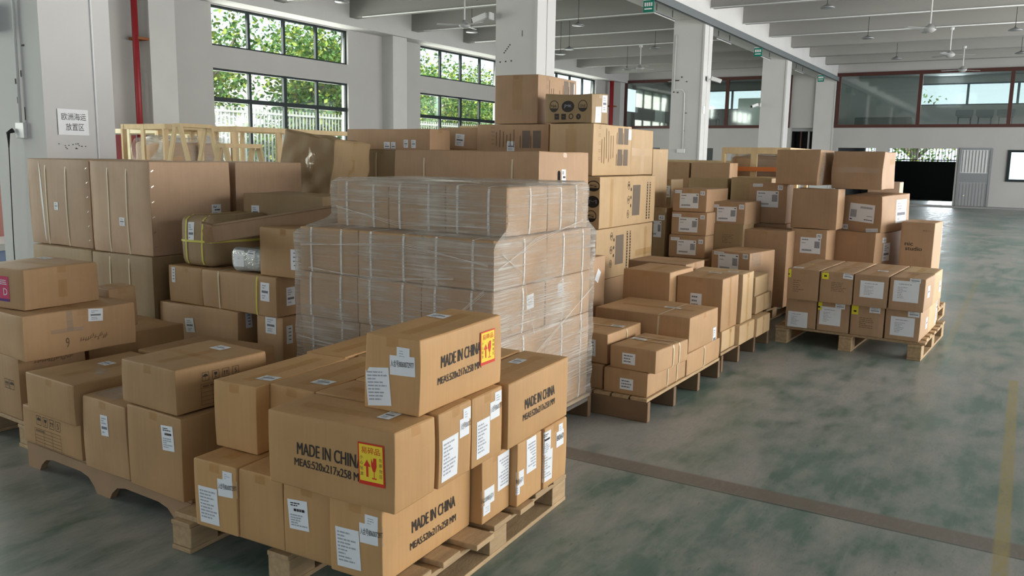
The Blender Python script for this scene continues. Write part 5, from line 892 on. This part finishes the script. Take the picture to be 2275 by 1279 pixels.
def fan(label, x, y, z=4.22, a=0.3):
    g = empty('ceiling_fan', (x, y, z)); tag(g, label, 'ceiling fan', 'white ceiling fans')
    m = MB(); m.tube([(0, 0, 0.05), (0, 0, 0.68)], 0.016, 8); m.lathe([(0.0, 0.68), (0.06, 0.66), (0.05, 0.60), (0.0, 0.59)], seg=12); m.build('down_rod', mat('rod_white', (0.5, 0.5, 0.5), 0.5), g)
    m = MB(); m.lathe([(0.0, -0.07), (0.07, -0.06), (0.12, -0.02), (0.12, 0.02), (0.07, 0.06), (0.03, 0.10), (0, 0.10)], seg=18); m.build('motor', mat('fan_grey', (0.33, 0.335, 0.335), 0.45), g, True)
    for k in range(3):
        t = a+k*2*math.pi/3; m = MB(); r = Matrix.Rotation(t, 3, 'Z') @ Matrix.Rotation(0.16, 3, 'X'); m.box((0.10, -0.045, -0.006), (0.58, 0.055, 0.0), rot=r); m.build('blade', mat('fan_grey', (0.33, 0.335, 0.335), 0.45), g)
for i, (x, y) in enumerate(((19.5, 2.0), (24.2, 1.98), (28.1, 1.93), (24.15, 10.3), (15.0, 10.4), (19.6, 11.6), (28.5, 10.6))):
    fan('white ceiling fan, %s' % ('nearest over the open floor', 'second over the open floor', 'farthest over the open floor', 'over the printed tower left of the second pillar', 'before the first wall pilaster', 'behind the first pillar', 'far left corner')[i], x, y, 4.22, 0.3+0.5*i)
def pendant(label, px, py, pz):
    g = empty('pendant_lamp', (px, py, pz)); tag(g, label, 'pendant lamp', 'flat pendant lamps')
    m = MB(); m.tube([(0, 0, 0.06), (0, 0, 5.45-pz)], 0.006, 6); m.build('cord', M_dark, g)
    m = MB(); m.lathe([(0.14, 0.0), (0.15, 0.012), (0.09, 0.045), (0.025, 0.065), (0.02, 0.09), (0, 0.09)], seg=18); m.lathe([(0.0, 0.001), (0.138, 0.002), (0.138, 0.006), (0, 0.006)], seg=18); m.build('shade', M_grey2, g, True)
PL = PENDANTS
for i, (lab, x, y, z) in enumerate(PL): pendant(lab, x, y, z)
def cctv(label, x, y, z, rz):
    g = empty('security_camera', (x, y, z), rz); tag(g, label, 'security camera', 'white security cameras on the pillars')
    m = MB(); m.box((-0.05, -0.07, -0.05), (-0.02, 0.07, 0.05)); m.tube([(-0.03, 0, 0), (0.05, 0, -0.02), (0.10, 0, 0.0)], 0.014, 8); m.build('bracket', M_plastic, g)
    R_ = Matrix.Rotation(math.radians(18), 3, 'Y'); m = MB(); m.box((0.02, -0.045, -0.04), (0.26, 0.045, 0.045), rot=R_, org=(0.02, 0, 0.02)); bevel(m.build('housing', M_plastic, g), 0.01)
    m = MB(); m.box((0.26, -0.035, -0.032), (0.268, 0.035, 0.035), rot=R_, org=(0.02, 0, 0.02)); m.build('lens_plate', M_dark, g)
cctv('white security camera on the right side of the second pillar', 19.0, 6.40, 3.33, math.radians(-70)); cctv('white security camera beside the first pillar, high up', 11.15, 7.27, 3.62, math.radians(100)); cctv('white security camera on the left of the third pillar', 26.2, 7.25, 3.2, math.radians(150))
# conduits, sockets, sign sheet on the pillars
def conduit(label, pts, r=0.011): m = MB(); m.tube(pts, r, 8); return tag(m.build('conduit', M_plastic, None, True), label, 'conduit')
conduit('white conduit down the shaded face of the first pillar to a socket', [(3.70, 6.765, 4.6), (3.70, 6.79, 1.70)])
m = MB(); m.box((3.69, 6.74, 1.58), (3.72, 6.86, 1.70)); tag(bevel(m.build('wall_socket', M_plastic)), 'white double socket on the first pillar', 'socket')
m = MB(); m.tube([(3.68, 6.87, 1.64), (3.655, 6.90, 1.62), (3.655, 6.905, 1.50), (3.66, 6.95, 0.75), (3.67, 6.98, 0.02)], [0.02, 0.016, 0.004, 0.004, 0.004], 8); tag(m.build('power_cord', M_dark, None, True), 'black plug and cord hanging down the first pillar', 'cord')
for k in (0, 1, 2): x = 3.72+7.51*k; conduit('groove conduit on the bright side of the %s pillar' % ('first', 'second', 'third')[k] if k != 1 else 'conduit on the bright side of the pillar behind the printed tower', [(x+0.30+0.11*(k == 0), 6.465, 0.1), (x+0.30+0.11*(k == 0), 6.465, 4.55)], 0.008)
X2 = 3.72+7.51*2
conduit('white bent conduit on the shaded face of the second pillar', [(X2-0.012, 7.13, 4.3), (X2-0.012, 7.13, 3.1), (X2-0.012, 7.05, 3.09), (X2-0.012, 6.93, 3.08), (X2-0.012, 6.87, 3.0), (X2-0.012, 6.86, 1.75)], 0.012)
m = MB(); m.box((X2-0.03, 6.80, 1.66), (X2, 6.99, 1.75)); tag(bevel(m.build('wall_socket', M_plastic)), 'white socket strip low on the second pillar', 'socket')
m = MB(); m.box((X2+0.1, 6.455, 2.55), (X2+0.24, 6.47, 2.72)); tag(m.build('switch_plate', M_plastic), 'small switch plate on the bright side of the second pillar', 'switch')
g = empty('paper_notice', (3.93, 6.462, 1.71)); tag(g, 'white paper notice with two lines of writing taped to the first pillar', 'notice')
m = MB(); m.box((-0.125, -0.001, -0.10), (0.125, 0.001, 0.10)); m.build('paper_sheet', M_paper, g)
m = MB()
for t, x0, x1, z0, z1 in (('欧洲海运', -0.095, 0.105, 0.015, 0.07), ('放置区', -0.065, 0.085, -0.065, -0.008)):
    v, f = text_geo(t); m.add([(x0+(x1-x0)*a, -0.002, z0+(z1-z0)*b_) for a, b_ in v], f)
m.build('writing', M_ink, g)
m = MB(); rg = random.Random(3)
for i in range(16): x, z = 3.80+rg.uniform(0, 0.22), 1.50+rg.uniform(0, 0.045); m.box((x, 6.463, z), (x+0.006, 6.469, z+0.006))
tag(m.build('nail_marks', M_dark), 'scattered nail holes below the paper notice', 'nail marks')
def marks(label, pts, s=0.012):
    m = MB()
    for x, y, z, w, hh in pts: m.box((x, y, z), (x+0.003, y+w, z+hh))
    tag(m.build('nail_marks', mat('mark_brown', (0.07, 0.055, 0.045), 0.8)), label, 'nail marks')
x1 = 3.72+7.51-0.002
marks('dark anchor holes on the shaded face of the first free pillar', [(x1, 7.10-0.10*i, 2.93+0.005*i, 0.025, 0.022) for i in range(3)]+[(x1, 6.93+0.025*i, 3.18-0.028*i, 0.022, 0.02) for i in range(5)]+[(x1, 6.72, 3.3, 0.01, 0.09)])
marks('dark anchor holes on the shaded face of the second free pillar', [(X2-0.012, 6.94, 3.35, 0.03, 0.03), (X2-0.012, 6.82, 3.25, 0.035, 0.02), (X2-0.012, 7.02, 3.28, 0.09, 0.025), (X2-0.012, 6.80, 2.55, 0.035, 0.02), (X2-0.012, 6.84, 2.15, 0.035, 0.02), (X2-0.012, 7.12, 3.02, 0.03, 0.03), (X2-0.012, 7.02, 3.01, 0.04, 0.03)])
marks('dark scuffs on the shaded face of the nearest pillar', [(3.716, 6.70, 2.28, 0.035, 0.012), (3.716, 6.75, 1.72, 0.006, 0.10), (3.716, 6.77, 2.05, 0.006, 0.05), (3.716, 6.66, 1.30, 0.02, 0.01), (3.716, 6.83, 1.85, 0.02, 0.05), (3.716, 6.85, 2.0, 0.012, 0.04)])
m = MB(); m.box((3.60, 7.09, 2.40), (3.70, 7.19, 2.62)); m.tube([(3.72, 7.14, 2.60), (3.64, 7.14, 2.58)], 0.012, 6); tag(bevel(m.build('wall_fitting', mat('fitting_dark', (0.08, 0.10, 0.12), 0.4))), 'dark fitting cut by the left edge, high on the nearest pillar', 'fitting')
m = MB(); m.tube([(13.9, 9.35, 4.9), (13.9, 9.35, 4.72)], 0.006, 6)
for k in range(3): m.tube([(13.9, 9.35+0.07*math.cos(t*math.pi/8), 4.60+0.13*math.sin(t*math.pi/8)+0.01*k) for t in range(17)], 0.012, 6)
tag(m.build('cable_coil', M_dark), 'dark coil of cable hanging from a ceiling beam', 'cable coil')
for lab, x, y in (('dark red fire pipe left of the first window', 10.62, 15.20), ('dark red fire pipe in the far left corner', 32.7, 15.18)):
    g = empty('fire_pipe', (x, y, 0)); tag(g, lab, 'pipe', 'red fire pipes'); m = MB(); m.tube([(0, 0, 0), (0, 0, 5.45)], 0.06 if x < 20 else 0.085, 14); m.build('pipe', M_redpipe, g, True)
    m = MB(); m.box((0.0, -0.1, 3.66), (0.32, 0.22, 3.71)); m.build('bracket', mat('rusty', (0.25, 0.09, 0.04), 0.8), g)
m = MB(); m.box((9.3, 15.1, 1.25), (10.45, 15.46, 1.80)); tag(bevel(m.build('hydrant_cabinet', M_redpipe)), 'dark red hydrant cabinet behind the pale crate', 'cabinet')
for i in range(5):
    x = 14.0+2.5*i; conduit('white conduit along a ceiling beam, %s' % ('nearest', 'second', 'third', 'fourth', 'fifth')[i], [(x-0.03, -6, 4.88), (x-0.03, 14.5, 4.88)], 0.014)
# ------------------------------------------------------------------ outside the windows
m = MB(); m.box((-20, 15.75, -0.3), (60, 60, -0.05)); struct('ground', m, mat('yard_ground', (0.42, 0.42, 0.38), 0.9))
m = MB(); m.box((-10, 33, -0.1), (50, 34, 6.5)); tag(m.build('pale_building', mat('pale_render', (0.72, 0.72, 0.70), 0.8)), 'pale building wall across the yard behind the trees', 'building')
m = MB()
for i in range(230): x = 4+i*0.14; m.box((x, 19.0, 0), (x+0.035, 19.035, 2.75))
m.box((4, 18.98, 0.2), (36, 19.05, 0.26)); m.box((4, 18.98, 2.6), (36, 19.05, 2.66)); tag(m.build('yard_fence', mat('fence_white', (0.55, 0.57, 0.55), 0.5)), 'white bar fence outside the lower windows', 'fence')
def tree(label, x, y, h, cr, seed, n=4300):
    g = empty('leafy_shrub' if 'shrub' in label else 'broadleaf_tree', (x, y, 0)); tag(g, label, 'tree', 'shrubs behind the yard fence' if 'shrub' in label else 'trees outside the windows'); rg = random.Random(seed)
    m = MB(); tips = []
    m.tube([(0, 0, 0), (0.1, 0.05, h*0.25), (0.0, 0, h*0.42)], [0.22, 0.17, 0.15], 10)
    for k in range(6):
        a = rg.uniform(0, 6.28); e = (math.cos(a)*cr*0.7, math.sin(a)*cr*0.7, h*rg.uniform(0.55, 0.9)); q = (math.cos(a)*cr*0.3, math.sin(a)*cr*0.3, h*0.55); m.tube([(0, 0, h*0.38), q, e], [0.12, 0.08, 0.03], 8); tips += [q, e]
    m.build('trunk', M_bark, g, True)
    for name, mt, cnt in (('foliage', M_leaf, n), ('foliage', M_leaf2, n//2)):
        m = MB()
        for i in range(cnt):
            t = rg.choice(tips); r = cr*0.55*rg.random()**0.5; a = rg.uniform(0, 6.28); b_ = rg.uniform(-1, 1); s = rg.uniform(0.10, 0.24)
            c = Vector((t[0]+r*math.cos(a)*math.sqrt(1-b_*b_), t[1]+r*math.sin(a)*math.sqrt(1-b_*b_), t[2]+r*b_*0.9)); d = Vector((rg.uniform(-1, 1), rg.uniform(-1, 1), rg.uniform(-1, 0.3))).normalized(); u = d.cross(Vector((rg.uniform(-1, 1), rg.uniform(-1, 1), rg.uniform(-1, 1)))).normalized()
            m.add([c, c+d*s*0.5+u*s*0.28, c+d*s, c+d*s*0.5-u*s*0.28], [(0, 1, 2, 3)])
        m.build(name, mt, g)
    return g
for i, (x, y, h, c) in enumerate(((13.5, 21.5, 5.6, 2.3), (17.2, 22.5, 6.4, 2.6), (20.5, 21.0, 5.5, 2.2), (24.3, 22.5, 6.2, 2.6), (28.5, 23.0, 6.0, 2.6), (34.5, 24, 6.2, 2.8), (40, 26.5, 6.5, 3.0))):
    tree('leafy tree outside the windows, %s' % ('nearest, left of the first window', 'in the middle of the first window', 'at the right of the first window', 'in the second window', 'behind the second window right', 'outside the third window', 'beyond the far corner')[i], x, y, h, c, i+3)

tree('sparse yellow tree beyond the dark yard opening', 47, 5.0, 4.6, 2.8, 77, 1200)

for i, (x, y) in enumerate(((12.8, 20.6), (15.6, 21.0), (18.4, 20.7), (21.6, 20.8), (25.2, 21.0), (29.5, 21.2), (34.0, 21.5))):
    tree('low shrub behind the yard fence, %s' % ('first from the left', 'second from the left', 'third from the left', 'fourth from the left', 'fifth from the left', 'sixth from the left', 'last before the corner')[i], x, y, 2.6, 1.9, i+30, 1500)['category'] = 'shrub'
